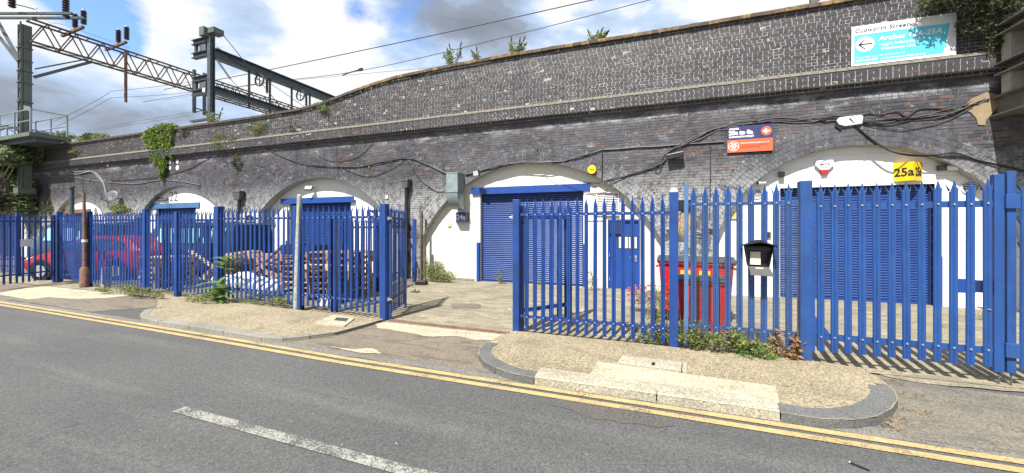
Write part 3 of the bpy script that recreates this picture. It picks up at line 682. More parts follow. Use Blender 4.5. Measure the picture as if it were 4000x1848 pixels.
# ---------------- infill walls
def arch_strip(mb, a, z0, z1, holes, y, t=0.2, mi=0, ns=40):
    xc, r, zt, hw = a; hw -= 0.0; xs_ = sorted(set([xc-hw+2*hw*i/ns for i in range(ns+1)] + [q for h in holes for q in h[:2]]))
    for x0, x1 in zip(xs_, xs_[1:]):
        if x1-x0 < 1e-4: continue
        xm = (x0+x1)/2; segs = [(z0, z1)]
        for hx0, hx1, hz0, hz1 in holes:
            if hx0 < xm < hx1:
                ns2 = []
                for p, q in segs:
                    if q <= hz0 or p >= hz1: ns2.append((p, q)); continue
                    if p < hz0: ns2.append((p, hz0))
                    if q > hz1: ns2.append((hz1, q))
                segs = ns2
        ta = arch_z(min(max(x0, xc-hw+1e-3), xc+hw-1e-3), a) or 0; tb = arch_z(min(max(x1, xc-hw+1e-3), xc+hw-1e-3), a) or 0
        for p, q in segs:
            qa, qb = min(q, ta), min(q, tb)
            if qa <= p and qb <= p: continue
            qa, qb = max(qa, p), max(qb, p)
            mb.add([(x0, y, p), (x1, y, p), (x1, y, qb), (x0, y, qa), (x0, y+t, p), (x1, y+t, p), (x1, y+t, qb), (x0, y+t, qa)], [(0, 1, 2, 3), (3, 2, 6, 7), (1, 0, 4, 5)])
    for hx0, hx1, hz0, hz1 in holes:     # reveals
        p, q = max(z0, hz0), min(z1, hz1)
        if q > p: mb.add([(hx0, y, p), (hx0, y, q), (hx0, y+t, q), (hx0, y+t, p)], [(0, 1, 2, 3)]); mb.add([(hx1, y, p), (hx1, y, q), (hx1, y+t, q), (hx1, y+t, p)], [(3, 2, 1, 0)])
        if z0 < hz1 < z1: mb.add([(hx0, y, hz1), (hx1, y, hz1), (hx1, y+t, hz1), (hx0, y+t, hz1)], [(3, 2, 1, 0)])
def X_(px): return W(px, 900, DP).x
def Zp(px, py, y=DP): return W(px, py, y).z
def shutter(x0, x1, ztop, mat='blue_paint', pitch=0.062, zb=0.03, setb=0.14):
    y = DP+setb; sh = MB().bb(x0, x1, y+0.02, y+0.03, zb, ztop).build('roller_shutter', 'navy_paint', via); sh.location = (0, -D, 0)
    L = x1-x0-0.10; m = MB(); prof = [(-0.0, -pitch/2), (-0.014, -pitch/2+0.006), (-0.02, -0.008), (-0.02, 0.008), (-0.012, pitch/2-0.010), (-0.0, pitch/2-0.004), (0.01, pitch/2-0.004), (0.01, -pitch/2)]
    m.prism(prof, 'x', -L/2, L/2); sm = m.mesh('slat', mat); z = zb+0.09
    while z < ztop-0.02:
        put('slat', sm, sh, ((x0+x1)/2, y+random.uniform(0, 0.002), z)); z += pitch
    MB().bb(x0+0.05, x1-0.05, y-0.03, y+0.015, zb-0.01, zb+0.055).build('bottom_rail', mat, sh)
    for s, xx in ((1, x0), (-1, x1)): MB().bb(min(xx, xx+s*0.05), max(xx, xx+s*0.05), y-0.04, y+0.02, zb, ztop).build('guide_rail', 'navy_paint', sh)
    return sh
def header(x0, x1, z0, z1, y0, mat='door_blue', parent=None):
    return vb(MB().bb(x0, x1, y0, DP+0.02, z0, z1), 'shutter_box', mat, parent)
A20, A21, A22, A23, A24, A25 = ARCH
# arch 24
hx = (X_(1876), X_(2279)); dx = (X_(2374), X_(2500)); zs24 = 2.90; zd = 2.03
mb = MB(); arch_strip(mb, A24, 0.0, 4.0, [(hx[0], hx[1], -1, zs24), (dx[0], dx[1], -1, zd)], DP); vb(mb, 'infill_wall', 'cream_render', fix=False)
shutter(hx[0], hx[1], zs24, zb=0.0)
header(X_(1846), X_(2306), 2.88, 3.10, DP-0.07)
vb(MB().bb(hx[1]+0.02, dx[0]-0.05, DP-0.03, DP+0.0, 2.0, 2.98), 'white_panel', 'white_render')
for xx in (hx[0]-0.10, hx[1]+0.0): vb(MB().bb(xx, xx+0.10, DP-0.08, DP, 0.03, 1.3), 'corner_guard', 'door_blue')
mb = MB(); xx = A24[0]-A24[3]+0.25
while xx < hx[0]-0.35:
    vb(MB().bb(xx, xx+0.225, DP-0.03, DP+0.0, 0.03, 0.095), 'brick', 'cement'); xx += 0.235
dr = MB().bb(dx[0], dx[1], DP+0.05, DP+0.1, 0.02, zd).build('door', 'door_blue', via); dr.location = (0, -D, 0)
mb = MB(); w = dx[1]-dx[0]
mb.bb(dx[0], dx[0]+0.05, DP-0.01, DP+0.05, 0.02, zd); mb.bb(dx[1]-0.05, dx[1], DP-0.01, DP+0.05, 0.02, zd); mb.bb(dx[0]+0.05, dx[1]-0.05, DP-0.01, DP+0.05, zd-0.05, zd)
mb.build('door_frame', 'door_blue', dr)
MB().bb(dx[0]+0.02, dx[0]+w*0.42, DP-0.016, DP+0.04, zd-0.42, zd-0.06).build('door_closer_box', 'navy_paint', dr)
MB().bb(dx[0]+w*0.35, dx[0]+w*0.62, DP+0.04, DP+0.049, 1.20, 1.52).build('notice', 'paper', dr)
MB().bb(dx[0]+w*0.66, dx[0]+w*0.9, DP+0.035, DP+0.047, 1.20, 1.52).build('notice', 'paper', dr)
MB().bb(dx[0]+w*0.30, dx[0]+w*0.95, DP+0.042, DP+0.0485, 1.18, 1.55).build('window', 'car_glass', dr)
MB().tube([(dx[1]-0.12, DP+0.05, 0.95), (dx[1]-0.12, DP-0.02, 0.95), (dx[1]-0.28, DP-0.02, 0.95)], 0.011).build('handle', 'zinc', dr)
MB().bb(dx[1]-0.14, dx[1]-0.09, DP+0.03, DP+0.046, 0.82, 1.0).build('lock_plate', 'zinc', dr)
for zz in (0.3, 1.0, 1.75): MB().tube([(dx[0]+0.05, DP+0.0, zz-0.05), (dx[0]+0.05, DP+0.0, zz+0.05)], 0.012).build('hinge', 'zinc', dr)
# arch 25a, white boarding
hx = (X_(3047), X_(3652)); zs25 = Zp(3300, 728)
z = 0.0; n = 0
while z < 3.8:
    mb = MB(); z1 = z+0.296; arch_strip(mb, A25, z+0.002, z1-0.004, [(hx[0], hx[1], -1, zs25)], DP, 0.12, ns=56)
    for side in ((-1, 1) if z1 < zs25-.05 else (0,)):
        m2 = MB(); m2.v = mb.v; k_ = [i for i, f in enumerate(mb.f) if side == 0 or (mb.v[f[0]][0]+mb.v[f[1]][0]+mb.v[f[2]][0]-3*sum(hx)/2)*side > 0]; m2.f = [mb.f[i] for i in k_]; m2.mi = [0]*len(k_)
        if k_: bo = vb(m2, 'cladding_board', 'cladding_white', fix=False); bm_ = bmesh.new(); bm_.from_mesh(bo.data); bmesh.ops.delete(bm_, geom=[v for v in bm_.verts if not v.link_faces], context='VERTS'); bmesh.ops.remove_doubles(bm_, verts=bm_.verts, dist=1e-5); bm_.to_mesh(bo.data); bm_.free()
    z = z1
mb = MB(); arch_strip(mb, A25, 0.0, 4.0, [(hx[0], hx[1], -1, zs25)], DP+0.012, 0.2); vb(mb, 'infill_wall', 'ac_white', fix=False)
shutter(hx[0], hx[1], zs25, setb=0.16)
vb(MB().bb(hx[1]-0.02, hx[1]+0.1, DP-0.06, DP, 0.03, 1.15), 'corner_guard', 'door_blue')
# arch 23a
hx = (X_(1120), X_(1362)); zs23 = Zp(1240, 790)
mb = MB(); arch_strip(mb, A23, 0.0, 4.0, [(hx[0], hx[1], -1, zs23)], DP+0.12); vb(mb, 'infill_wall', 'white_render', fix=False)
shutter(hx[0], hx[1], zs23, zb=0.0, setb=0.26)
header(X_(1094), X_(1381), zs23-0.03, zs23+0.19, DP+0.03)
for xx in (hx[0]-0.12, hx[1]+0.0): vb(MB().bb(xx, xx+0.12, DP+0.04, DP+0.12, 0.03, 1.25), 'corner_guard', 'door_blue')
# arch 22
hx = (X_(610), X_(765)); zs22 = Zp(680, 812)
mb = MB(); arch_strip(mb, A22, 0.0, 4.0, [(hx[0], hx[1], -1, zs22)], DP); vb(mb, 'infill_wall', 'white_render', fix=False)
shutter(hx[0], hx[1], zs22, 'old_blue_paint')
header(X_(587), X_(782), zs22-0.02, zs22+0.22, DP-0.06, 'faded_blue_paint')
# arch 21
hx = (X_(252), X_(352)); zs21 = Zp(300, 832)
mb = MB(); arch_strip(mb, A21, 0.0, 4.0, [(hx[0], hx[1], -1, zs21)], DP); vb(mb, 'infill_wall', 'white_render', fix=False)
shutter(hx[0], hx[1], zs21, 'navy_paint'); header(hx[0]-0.1, hx[1]+0.1, zs21-0.02, zs21+0.2, DP-0.06, 'rusty_steel')
# arch 20
hx = (X_(-75), X_(62)); mb = MB(); arch_strip(mb, A20, 0.0, 4.0, [(hx[0], hx[1], -1, 2.3)], DP); vb(mb, 'infill_wall', 'white_render', fix=False)
shutter(hx[0], hx[1], 2.3, 'navy_paint'); header(hx[0]-0.1, hx[1]+0.1, 2.3, 2.62, DP-0.06)
# patches on the brick
mb = MB(); q = [(3850, 362), (3905, 372), (3915, 395), (3850, 470), (3845, 490), (3818, 488), (3812, 465), (3790, 440), (3768, 432), (3775, 405), (3795, 385)]
mb.prism([(W(x, y, D).x, W(x, y, D).z) for x, y in q], 'y', D-0.022, D); vb(mb, 'cement_patch', 'sand_mortar')
for (x, y, rr) in ((664, 634, .09), (693, 632, .1), (665, 656, .09), (694, 655, .11), (422, 647, .07), (797, 352, .10), (2640, 715, .0)):
    if rr:
        p = W(x, y, D if y > 500 else YP); mb = MB(); mb.disc((p.x, (D if y > 500 else YP)-0.012, p.z), rr, 'y', 0.012, 10); vb(mb, 'paint_dab', 'white_render')
# ================================================================== FENCES
def pale_mesh(H, mat, w=0.034):
    pf = [(-w, .006), (-w*.78, -.009), (-w*.32, -.009), (0, .001), (w*.32, -.009), (w*.78, -.009), (w, .006)]
    pk = [(x*0.93, y+0.004) for x, y in reversed(pf)]
    m = MB(); m.prism(pf+pk, 'z', 0, H-0.14)
    t = H-0.14
    def spike(pts, tip):       # thin flat spike from a base edge pair to a tip
        a, b, c = pts; m.add([a, b, c, tip, tuple(Vector(a)+Vector((0, .005, 0))), tuple(Vector(b)+Vector((0, .005, 0))), tuple(Vector(c)+Vector((0, .005, 0)))],
                             [(0, 1, 3), (1, 2, 3), (5, 4, 3), (6, 5, 3), (4, 0, 3), (2, 6, 3)])
    m.prism(pf[1:6]+pk[1:6], 'z', t, t+0.035)
    spike(((-w*.6, -.010, t+.035), (0, -.002, t+.03), (w*.6, -.010, t+.035)), (0, -.004, H))
    spike(((-w, .014, t), (-w*.9, -.006, t+.01), (-w*.66, -.010, t)), (-w*1.55, .034, H-0.035))
    spike(((w*.66, -.010, t), (w*.9, -.006, t+.01), (w, .014, t)), (w*1.55, .034, H-0.035))
    return m.mesh('pale', mat)
bolt = MB().disc((0, 0, 0), 0.0105, 'y', 0.012, 8).mesh('bolt', 'zinc')
def fence(label, A, B, zb, zt, rails, ts, posts, mat='blue_paint', name='palisade_fence', group=None, bolts=False, cat='fence', zg=0.08, railh=0.045, front=-1, pw=0.0305, lab_post=None):
    A, B = Vector(A), Vector(B); d = B-A; L = d.length; ang = math.atan2(d.y, d.x)
    t = thing(name, label, cat, (A.x, A.y, 0), ang, group); H = zt-zb
    pm = pale_mesh(H, mat, pw)
    rm = MB()
    for z in rails:
        r = MB(); r.bb(0.03, L-0.03, 0.016, 0.022, z-railh/2, z+railh/2); r.bb(0.03, L-0.03, 0.022, 0.06, z-railh/2, z-railh/2+0.006)
        r.build('rail', mat, t)
    for u in ts:
        p = put('pale', pm, t, (u*L, 0.0 + random.uniform(-.002, .002), zb+random.uniform(-.006, .006))); p.rotation_euler = (random.uniform(-.004, .004), random.uniform(-.004, .004), random.uniform(-.05, .05))
        if bolts:
            for z in rails: put('bolt', bolt, p, (0, -0.008, z-zb))
    for u, w, top, h in posts:
        m = MB(); x = u*L
        if h == 'I': m.bb(x-w/2, x+w/2, -.05, -.04, -.05, top); m.bb(x-w/2, x+w/2, .06, .07, -.05, top); m.bb(x-.006, x+.006, -.04, .06, -.05, top)
        else: m.bb(x-w/2, x+w/2, -w/2+.02, w/2+.02, -.05, top)
        m.build('post', mat, t, bevel=0.006)
        if h == 'B': MB().box((x, .02, top+.03), (w, w, .06), None, 0, 0.55).build('post_cap', mat, t)
    return t
def fp(px, Y=6.0): return (W(px, HOR, Y).x, Y)
def us(px0, px1, lst, Y=6.0):
    a, b = fp(px0, Y)[0], fp(px1, Y)[0]; return [(fp(p, Y)[0]-a)/(b-a) for p in lst]
def uni(n, pad=0.5): return [(i+pad)/(n-1+2*pad) for i in range(n)]
GF = 'blue palisade fence bays along the pavement'; GG = 'blue palisade gate leaves'
# bay right of the open yard gateway
l = [2058, 2090, 2123, 2155, 2188, 2221, 2255, 2290, 2324, 2361, 2397, 2434, 2472, 2511, 2550, 2590]
fb = fence('blue palisade fence bay in front of the blue door, right of the gateway', fp(2017), fp(2632), 0.13, 2.28, [0.33, 2.01], us(2017, 2632, l), [(0, 0.11, 2.26, 'S'), (1, 0.12, 2.31, 'B')], group=GF, bolts=True)
l = [2709, 2753, 2797, 2843, 2889, 2936, 2984, 3032, 3082]
fm = fence('blue palisade fence bay backed with wire mesh, carrying the black letterbox', fp(2680), fp(3145), 0.22, 2.39, [0.41, 2.125], us(2680, 3145, l), [(1, 0.13, 2.40, 'S')], mat='old_blue_paint', group=GF, bolts=True, pw=0.039)
L_ = fp(3145)[0]-fp(2680)[0]
MB().bb(-0.028, 0.028, -0.03, -0.02, 0.12, 2.42).build('flat_post', 'faded_blue_paint', fm, bevel=0.004)
m = MB(); z = 0.12
while z < 2.15: m.tube([(0, -0.032, z), (L_-.05, -0.032, z)], 0.0014, 3, cap=False); z += 0.0265
x = 0.02
while x < L_-0.05: m.tube([(x, -0.035, 0.10), (x, -0.035, 2.16)], 0.0013, 3, cap=False); x += 0.052
o = m.build('wire_mesh', 'galvanised', fm, fix=False); o['kind'] = 'stuff'
# right-hand gate leaf
l = [3207, 3260, 3314, 3369, 3426, 3484, 3543, 3602, 3663, 3726, 3791, 3859]
gt = fence('wide closed blue palisade gate leaf in front of the shutter of arch 25a', fp(3166), fp(3925), 0.215, 2.36, [0.40, 2.07], us(3166, 3925, l), [], mat='old_blue_paint', name='palisade_gate', group=GG, bolts=True, cat='gate', railh=0.075, pw=0.041)
L_ = fp(3925)[0]-fp(3166)[0]
MB().bb(0.0, 0.05, 0.0, 0.05, 0.2, 2.1).build('stile', 'old_blue_paint', gt, bevel=0.004)
MB().bb(L_-0.085, L_, 0.0, 0.07, 0.16, 2.40).build('stile', 'old_blue_paint', gt, bevel=0.004)
MB().bb(L_-0.42, L_-0.02, 0.02, 0.04, 1.05, 1.19).build('lock_plate', 'navy_paint', gt)
MB().bb(L_-0.42, L_-0.24, 0.0, 0.045, 1.04, 1.20).build('lock_box', 'blue_paint', gt, bevel=0.004)
m = MB(); m.prism([(0.05, 0.43), (0.22, 0.43), (0.05, 0.66)], 'y', 0.01, 0.02); m.build('gusset', 'old_blue_paint', gt)
m = MB(); m.prism([(0.05, 2.03), (0.2, 2.03), (0.05, 1.85)], 'y', 0.01, 0.02); m.build('gusset', 'old_blue_paint', gt)
MB().tube([(L_-0.03, 0.03, 0.0), (L_-0.03, 0.03, 0.35)], 0.009).build('drop_bolt', 'steel_grey', gt)
MB().tube([(L_-0.20, 0.05, 0.88), (L_-0.12, -.02, 0.86)], 0.009).build('latch', 'steel_grey', gt)
l = [4003, 4075, 4150, 4230]
g2 = fence('blue palisade gate leaf cut off by the right edge of the picture', fp(3930), fp(4330), 0.215, 2.36, [0.40, 2.07], us(3930, 4330, l), [], mat='old_blue_paint', name='palisade_gate', group=GG, bolts=True, cat='gate', railh=0.075, pw=0.041)
MB().bb(0.01, 0.085, 0.0, 0.07, 0.16, 2.43).build('stile', 'old_blue_paint', g2, bevel=0.004)
for z in (0.42, 2.09): MB().bb(-0.015, 0.10, -0.03, 0.0, z-.08, z+.08).build('meeting_plate', 'old_blue_paint', g2, bevel=0.004)
MB().tube([(0.06, 0.03, 0.0), (0.06, 0.03, 0.35)], 0.009).build('drop_bolt', 'steel_grey', g2)
# open leaves of the yard gateway
fence('open blue palisade gate leaf swung into the yard beside the left gateway post', (-4.80, 6.12), (-5.17, 7.12), 0.14, 2.22, [0.40, 1.98], uni(8), [(0.0, 0.06, 2.16, 'S'), (1, 0.05, 2.16, 'S')], name='palisade_gate', group=GG, cat='gate')
ob = fence('open blue palisade gate leaf swung into the yard behind the right gateway post', (-1.50, 6.98), (-2.13, 6.14), 0.14, 2.22, [0.40, 1.98], uni(6), [(0.0, 0.06, 2.16, 'S'), (1, 0.05, 2.16, 'S')], name='palisade_gate', group=GG, cat='gate', railh=0.06)
# left of the gateway
fa = fence('blue palisade fence bay right of the leaning pole, before the 23a shutter', (-7.1, 6.07), (-4.89, 6.03), 0.14, 2.26, [0.36, 2.00], uni(15), [(0, 0.09, 2.26, 'I'), (1, 0.13, 2.25, 'S')], group=GF, bolts=True)
fence('blue palisade fence bay with green saplings growing against its left end', (-9.83, 6.14), (-7.22, 6.07), 0.14, 2.28, [0.36, 2.00], uni(17), [(0, 0.16, 2.30, 'S'), (1, 0.10, 2.26, 'I')], group=GF, bolts=True)
fence('right leaf of the closed double palisade gate in front of arch 22', (-11.52, 6.20), (-9.90, 6.15), 0.16, 2.24, [0.40, 1.98], uni(10, 0.7), [(0, 0.12, 2.2, 'S'), (1, 0.06, 2.2, 'S')], name='palisade_gate', group=GG, cat='gate')
fence('left leaf of the closed double palisade gate in front of arch 22', (-12.86, 6.24), (-11.60, 6.20), 0.16, 2.24, [0.40, 1.98], uni(8, 0.7), [(0, 0.06, 2.2, 'S'), (1, 0.05, 2.2, 'S')], name='palisade_gate', group=GG, cat='gate')
fence('blue palisade fence bay behind the grey concrete bollard', (-15.95, 6.32), (-12.95, 6.24), 0.14, 2.26, [0.36, 2.00], uni(20), [(0, 0.12, 2.28, 'I'), (1, 0.13, 2.30, 'S')], group=GF, pw=0.037)
fence('blue palisade fence bay behind the rusty post, in front of the red car', (-18.25, 6.52), (-16.02, 6.32), 0.14, 2.26, [0.36, 2.00], uni(15), [(0, 0.14, 2.30, 'S')], group=GF, pw=0.040)
f0 = fence('dark blue palisade gate leaf standing open towards the road, a paper notice on it', (-17.50, 5.00), (-18.22, 6.42), 0.14, 2.24, [0.40, 1.98], uni(10), [(0, 0.08, 2.3, 'S'), (1, 0.06, 2.2, 'S')], mat='blue_paint', name='palisade_gate', group=GG, cat='gate')
f0b = fence('blue palisade fence bay at the left edge of the picture', (-24.8, 6.8), (-21.6, 6.7), 0.14, 2.26, [0.36, 2.00], uni(20), [(0, 0.12, 2.3, 'S'), (1, 0.12, 2.3, 'S')], group=GF)
pn = MB().bb(0.62, 0.90, -0.028, -0.022, 1.22, 1.44).build('notice', 'paper', f0); 
# divider fences between the yards
fence('low palisade fence running from the wall to the gateway between arches 23a and 24a', (-8.15, 11.05), (-6.35, 6.25), 0.10, 2.05, [0.33, 1.80], uni(30), [(0, 0.1, 2.05, 'I'), (0.5, 0.1, 2.05, 'I'), (1, 0.1, 2.05, 'I')], mat='blue_paint', group='divider fences between the yards')
fence('palisade fence running from the wall to the street between arches 22 and 23a', (-16.6, 11.05), (-12.6, 6.45), 0.10, 2.05, [0.33, 1.80], uni(38), [(0, 0.1, 2.05, 'I'), (0.5, 0.1, 2.05, 'I')], mat='blue_paint', group='divider fences between the yards')
fence('dark palisade fence running from the wall between arches 21 and 22', (-25.1, 11.05), (-19.6, 9.2), 0.10, 2.1, [0.33, 1.85], uni(34), [(0, 0.1, 2.05, 'I'), (1, 0.12, 2.2, 'I')], mat='navy_paint', group='divider fences between the yards')
# white post by the low fence near the wall
p = W(1619, 980, 10.6); o = MB().bb(p.x-.045, p.x+.045, 10.55, 10.65, 0.0, 2.05).build('fence_post', 'door_blue'); tag(o, 'blue post standing by the wall left of the weeds of arch 24a', 'post')
p = W(1645, 980, 11.0); o = MB().bb(p.x-.04, p.x+.04, 10.98, 11.05, 0.0, 2.35).build('timber_post', 'bark'); tag(o, 'dark thin post against the wall at the left foot of arch 24a', 'post')
bpy.context.view_layer.update()
for x, y, zz in ((-4.80, 6.06, 1.97), (-4.80, 6.06, .42), (-2.25, 6.03, 1.97), (-2.27, 6.03, .42)):
    own = fa if x < -4 else fb; h = MB().tube([(x-.06, y, zz), (x+.07, y, zz)], 0.012).bb(x-.02, x+.02, y-.02, y+.02, zz-.03, zz+.03).build('gate_hinge', 'zinc', own); h.matrix_parent_inverse = own.matrix_world.inverted()
# threshold rail between the gateposts
o = MB().bar((-4.75, 6.03, 0.03), (-2.3, 6.0, 0.03), 0.07, 0.03).build('gate_track', 'rusty_steel'); tag(o, 'rusty flat steel track across the open gateway', 'track')

# ================================================================== POSTS AND POLES
g = G(1157, 1202, 0.085); t = thing('leaning_pole', 'flaking pale green pole leaning in front of the palisade fence', 'pole', (g.x, g.y, 0.08))
top = W(1170, 765, g.y); v = top-Vector((g.x, g.y, 0.08))
MB().tube([(0, 0, -.05), tuple(v*0.5), tuple(v)], [0.058, 0.054, 0.047], 12).build('shaft', 'pole_paint', t, smooth=50)
MB().tube([tuple(v*1.0), tuple(v*1.012)], [0.047, 0.03], 12).build('cap', 'pole_paint', t)
g = G(331, 1122, 0.02); t = thing('rusty_post', 'rusty old lamp post with a thick base sleeve and a white band', 'post', (g.x, g.y, 0))
zt = W(322, 753, g.y).z; s = lambda y: W(330, y, g.y).z
MB().tube([(0, 0, -.02), (0, 0, s(1050)), (0, 0, s(1042))], [0.108, 0.108, 0.065], 14).build('base_sleeve', 'rusty_steel', t, smooth=40)
MB().tube([(0, 0, s(1045)), (0, 0, s(945)), (-0.02, 0, s(850))], [0.052, 0.052, 0.048], 12).build('lower_shaft', 'rusty_steel', t, smooth=40)
MB().tube([(-0.02, 0, s(850)), (-0.05, 0, zt)], [0.037, 0.037], 12).build('upper_shaft', 'rusty_steel', t, smooth=40)
MB().tube([(0, 0, s(946)), (0, 0, s(936))], 0.065, 14).build('band', 'white_render', t)
MB().bar((-0.05, 0, zt-.04), (-0.45, .05, zt+.02), .05, .03).build('bracket', 'steel_grey', t)
g = G(412, 1124, 0.02); t = thing('bollard', 'grey square concrete bollard leaning slightly beside the fence', 'bollard', (g.x, g.y, 0))
zt = W(412, 1045, g.y).z
o = MB().box((0, 0, zt/2-.02), (0.19, 0.17, zt+.04), None, 0, 0.82).build('concrete_stub', 'cement', t, bevel=0.012); o.rotation_euler = (0, R(3), 0)

# ================================================================== THINGS ON THE WALL
DW = D-0.012
def onwall(name, label, cat, px, py, Y=DW, group=None):
    p = W(px, py, Y); return thing(name, label, cat, (p.x, Y, p.z), 0, group), p
# duct of arch 24a
t, p = onwall('ventilation_duct', 'large galvanised ventilation duct with curved outlet on the wall left of arch 24a', 'duct', 1813, 675)
w = 0.41; z0 = W(1743, 676, 10.8).z-p.z; z1 = W(1743, 749, 10.8).z-p.z; z2 = W(1790, 817, 10.95).z-p.z
MB().bb(-w, 0, -0.45, 0.0, z1, z0).build('box_section', 'galvanised', t, bevel=0.008)
MB().bb(-w-.02, .02, -0.47, 0.0, z1-.025, z1+.01).build('flange', 'galvanised', t)
MB().bb(-w-.012, .012, -0.46, 0.0, z0-.02, z0+.012).build('top_cap', 'galvanised', t)
prof = [(0.0, z1-.02), (-0.45, z1-.02)]+[(-0.45+0.42*(1-math.cos(a)), z1-.04+(z2-z1+.04)*math.sin(a)) for a in [k*math.pi/2/10 for k in range(11)]]+[(0.0, z2)]
MB().prism(prof, 'x', -w+.01, -.01).build('outlet_elbow', 'galvanised', t, smooth=30)
MB().bb(-0.03, .005, -0.40, -.38, z1+.1, z0-.18).build('seam', 'zinc', t)
def number_box(label, px0, px1, y0, y1, txt, mat, tmat, sidew, Y=DP, size=None, wedge=True, group=None):
    a = W(px0, y1, Y-.02); b = W(px1, y0, Y-.02); t = thing('number_sign', label, 'sign', ((a.x+b.x)/2, Y, a.z), 0, group); w = b.x-a.x; h = W(px0, y0, Y-.02).z-a.z
    return t, w, h
# 24a: wedge shaped sign with two faces
a = W(1785, 866, DP-.2); b = W(1828, 866, DP-.2); h = W(1800, 829, DP-.2).z-a.z; t = thing('number_sign', 'dark blue wedge sign reading 24a under the ventilation duct', 'sign', (a.x, DP, a.z))
w = 0.33
MB().prism([(0, -.22), (w, -.22), (w+.02, 0), (-.16, 0)], 'z', 0, h).build('panel', 'sign_navy', t)
text_mesh('lettering', '24a', h*0.72, 'sign_white', t, (w*0.5, -.222, h*0.24), (R(90), 0, 0), bold=0.004, align='CENTER')
text_mesh('lettering', '24a', h*0.72, 'sign_white', t, (-.08, -.112, h*0.24), (R(90), 0, -math.atan2(.22, .16)), bold=0.004, align='CENTER', sx=0.7)
for (px0, px1, py0, py1, s, lab) in ((542, 577, 812, 842, '22a', 'dark blue sign reading 22a at the left foot of arch 22'), (1432, 1466, 821, 850, '23a', 'dark blue sign reading 23a behind the fence on arch 23a')):
    Y = DP-.03; a = W(px0, py1, Y); b = W(px1, py1, Y); h = W(px0, py0, Y).z-a.z; w = b.x-a.x
    t = thing('number_sign', lab, 'sign', (a.x, Y, a.z)); MB().bb(0, w, 0, .12, 0, h).build('panel', 'sign_navy', t)
    text_mesh('lettering', s, h*0.62, 'sign_white', t, (w/2, -.002, h*0.28), (R(90), 0, 0), bold=0.006, align='CENTER')
# 25a yellow
a = W(3488, 704, DP); b = W(3568, 704, DP-.25); b2 = W(3604, 690, DP); h = W(3568, 630, DP-.25).z-b.z; w = b.x-a.x; w2 = b2.x-a.x; a.z = b.z
t = thing('number_sign', 'yellow wedge sign reading 25a high on the white gable of arch 25a', 'sign', (a.x, DP, a.z))
MB().prism([(0, -.0), (w, -.25), (w2, 0)], 'z', 0, h).build('panel', 'sign_yellow', t)
text_mesh('lettering', '25a', h*0.62, 'ink_black', t, (w*0.53, -.139, h*0.27), (R(90), 0, -math.atan2(.25, w)), bold=0.006, align='CENTER', sx=.92)
text_mesh('lettering', '25a', h*0.62, 'ink_black', t, ((w+w2)/2+.005, -.132, h*0.27), (R(90), 0, math.atan2(.25, w2-w)), bold=0.006, align='CENTER', sx=.62)
# street sign, big
Y = YP-.05; a = W(3326, 259.5, Y); b = W(3735, 213, Y); w = b.x-a.x; h = W(3327, 106, Y).z-a.z
t = thing('street_sign', 'large white and cyan sign reading Cudworth Street Arches 12A-25A on the parapet', 'sign', (a.x, Y, a.z)); t.rotation_euler = (0, math.atan2(a.z-b.z, w)*1.0, 0)
MB().bb(0, w, 0, .02, 0, h).build('panel', 'sign_white', t)
MB().prism([(w*.027, h*.05), (w*.885, h*.07), (w*.945, h*.77), (w*.027, h*.77)], 'y', -.003, 0).build('colour_field', 'sign_cyan', t)
MB().disc((w*.135, -.004, h*.52), h*.19, 'y', .003, 32).build('roundel', 'sign_white', t)
m = MB(); cx, cz, q = w*.135, h*.52, h*.12
m.bar((cx-q, -.008, cz), (cx+q*1.1, -.008, cz), .002, .025); m.bar((cx-q*1.1, -.0085, cz-.004), (cx-q*.1, -.0085, cz+q*.95), .002, .025); m.bar((cx-q*1.1, -.0085, cz+.004), (cx-q*.1, -.0085, cz-q*.95), .002, .025)
m = MB(); m.prism([(cx-q*1.2, cz), (cx-q*.1, cz+q), (cx+q*.1, cz+q), (cx-q*.7, cz+.013), (cx+q*1.2, cz+.013), (cx+q*1.2, cz-.013), (cx-q*.7, cz-.013), (cx+q*.1, cz-q), (cx-q*.1, cz-q)], 'y', -.009, -.006)
m.build('arrow', 'ink_black', t)
rx = (R(90), 0, 0)
text_mesh('lettering', 'Cudworth Street', h*.135, 'ink_black', t, (w*.03, -.004, h*.83), rx, shear=.15, space=1.12, bold=.001)
text_mesh('lettering', 'Arches 12A-25A', h*.175, 'sign_white', t, (w*.27, -.006, h*.56), rx, bold=.003, shear=.2)
text_mesh('lettering', '\u2022 Light Industrial &', h*.105, 'sign_white', t, (w*.27, -.006, h*.43), rx, shear=.2, bold=.001)
text_mesh('lettering', 'Workshop Units', h*.105, 'sign_white', t, (w*.29, -.006, h*.32), rx, shear=.2, bold=.001)
text_mesh('lettering', 'Properties available across the UK', h*.07, 'sign_white', t, (w*.04, -.006, h*.175), rx, shear=.2)
text_mesh('lettering', '0800 830 840   networkrail.co.uk/property', h*.078, 'sign_white', t, (w*.04, -.006, h*.09), rx, shear=.2, bold=.0015)
# purple and orange sign
Y = DW-.05; a = W(2841, 597, Y); b = W(3019, 587, Y); w = b.x-a.x; h = W(2845, 496, Y).z-a.z
t = thing('direction_sign', 'purple and orange sign reading Arches 25a to 8a between arches 24a and 25a', 'sign', (a.x, Y, a.z)); t.rotation_euler = (0, math.atan2(a.z-b.z, w), 0)
MB().bb(0, w, .003, .05, 0, h).build('panel', 'sign_purple', t); MB().bb(0, w, 0, .0035, 0, h*.475).build('colour_field', 'sign_orange', t)
text_mesh('lettering', 'ARCHES', h*.09, 'sign_white', t, (w*.04, 0, h*.87), rx, bold=.003)
text_mesh('lettering', '25a to 8a', h*.21, 'sign_white', t, (w*.035, 0, h*.68), rx, bold=.009)
text_mesh('lettering', 'CUDWORTH STREET', h*.088, 'sign_white', t, (w*.035, 0, h*.56), rx, bold=.0035)
m = MB(); cx, cz, q = w*.86, h*.745, h*.17
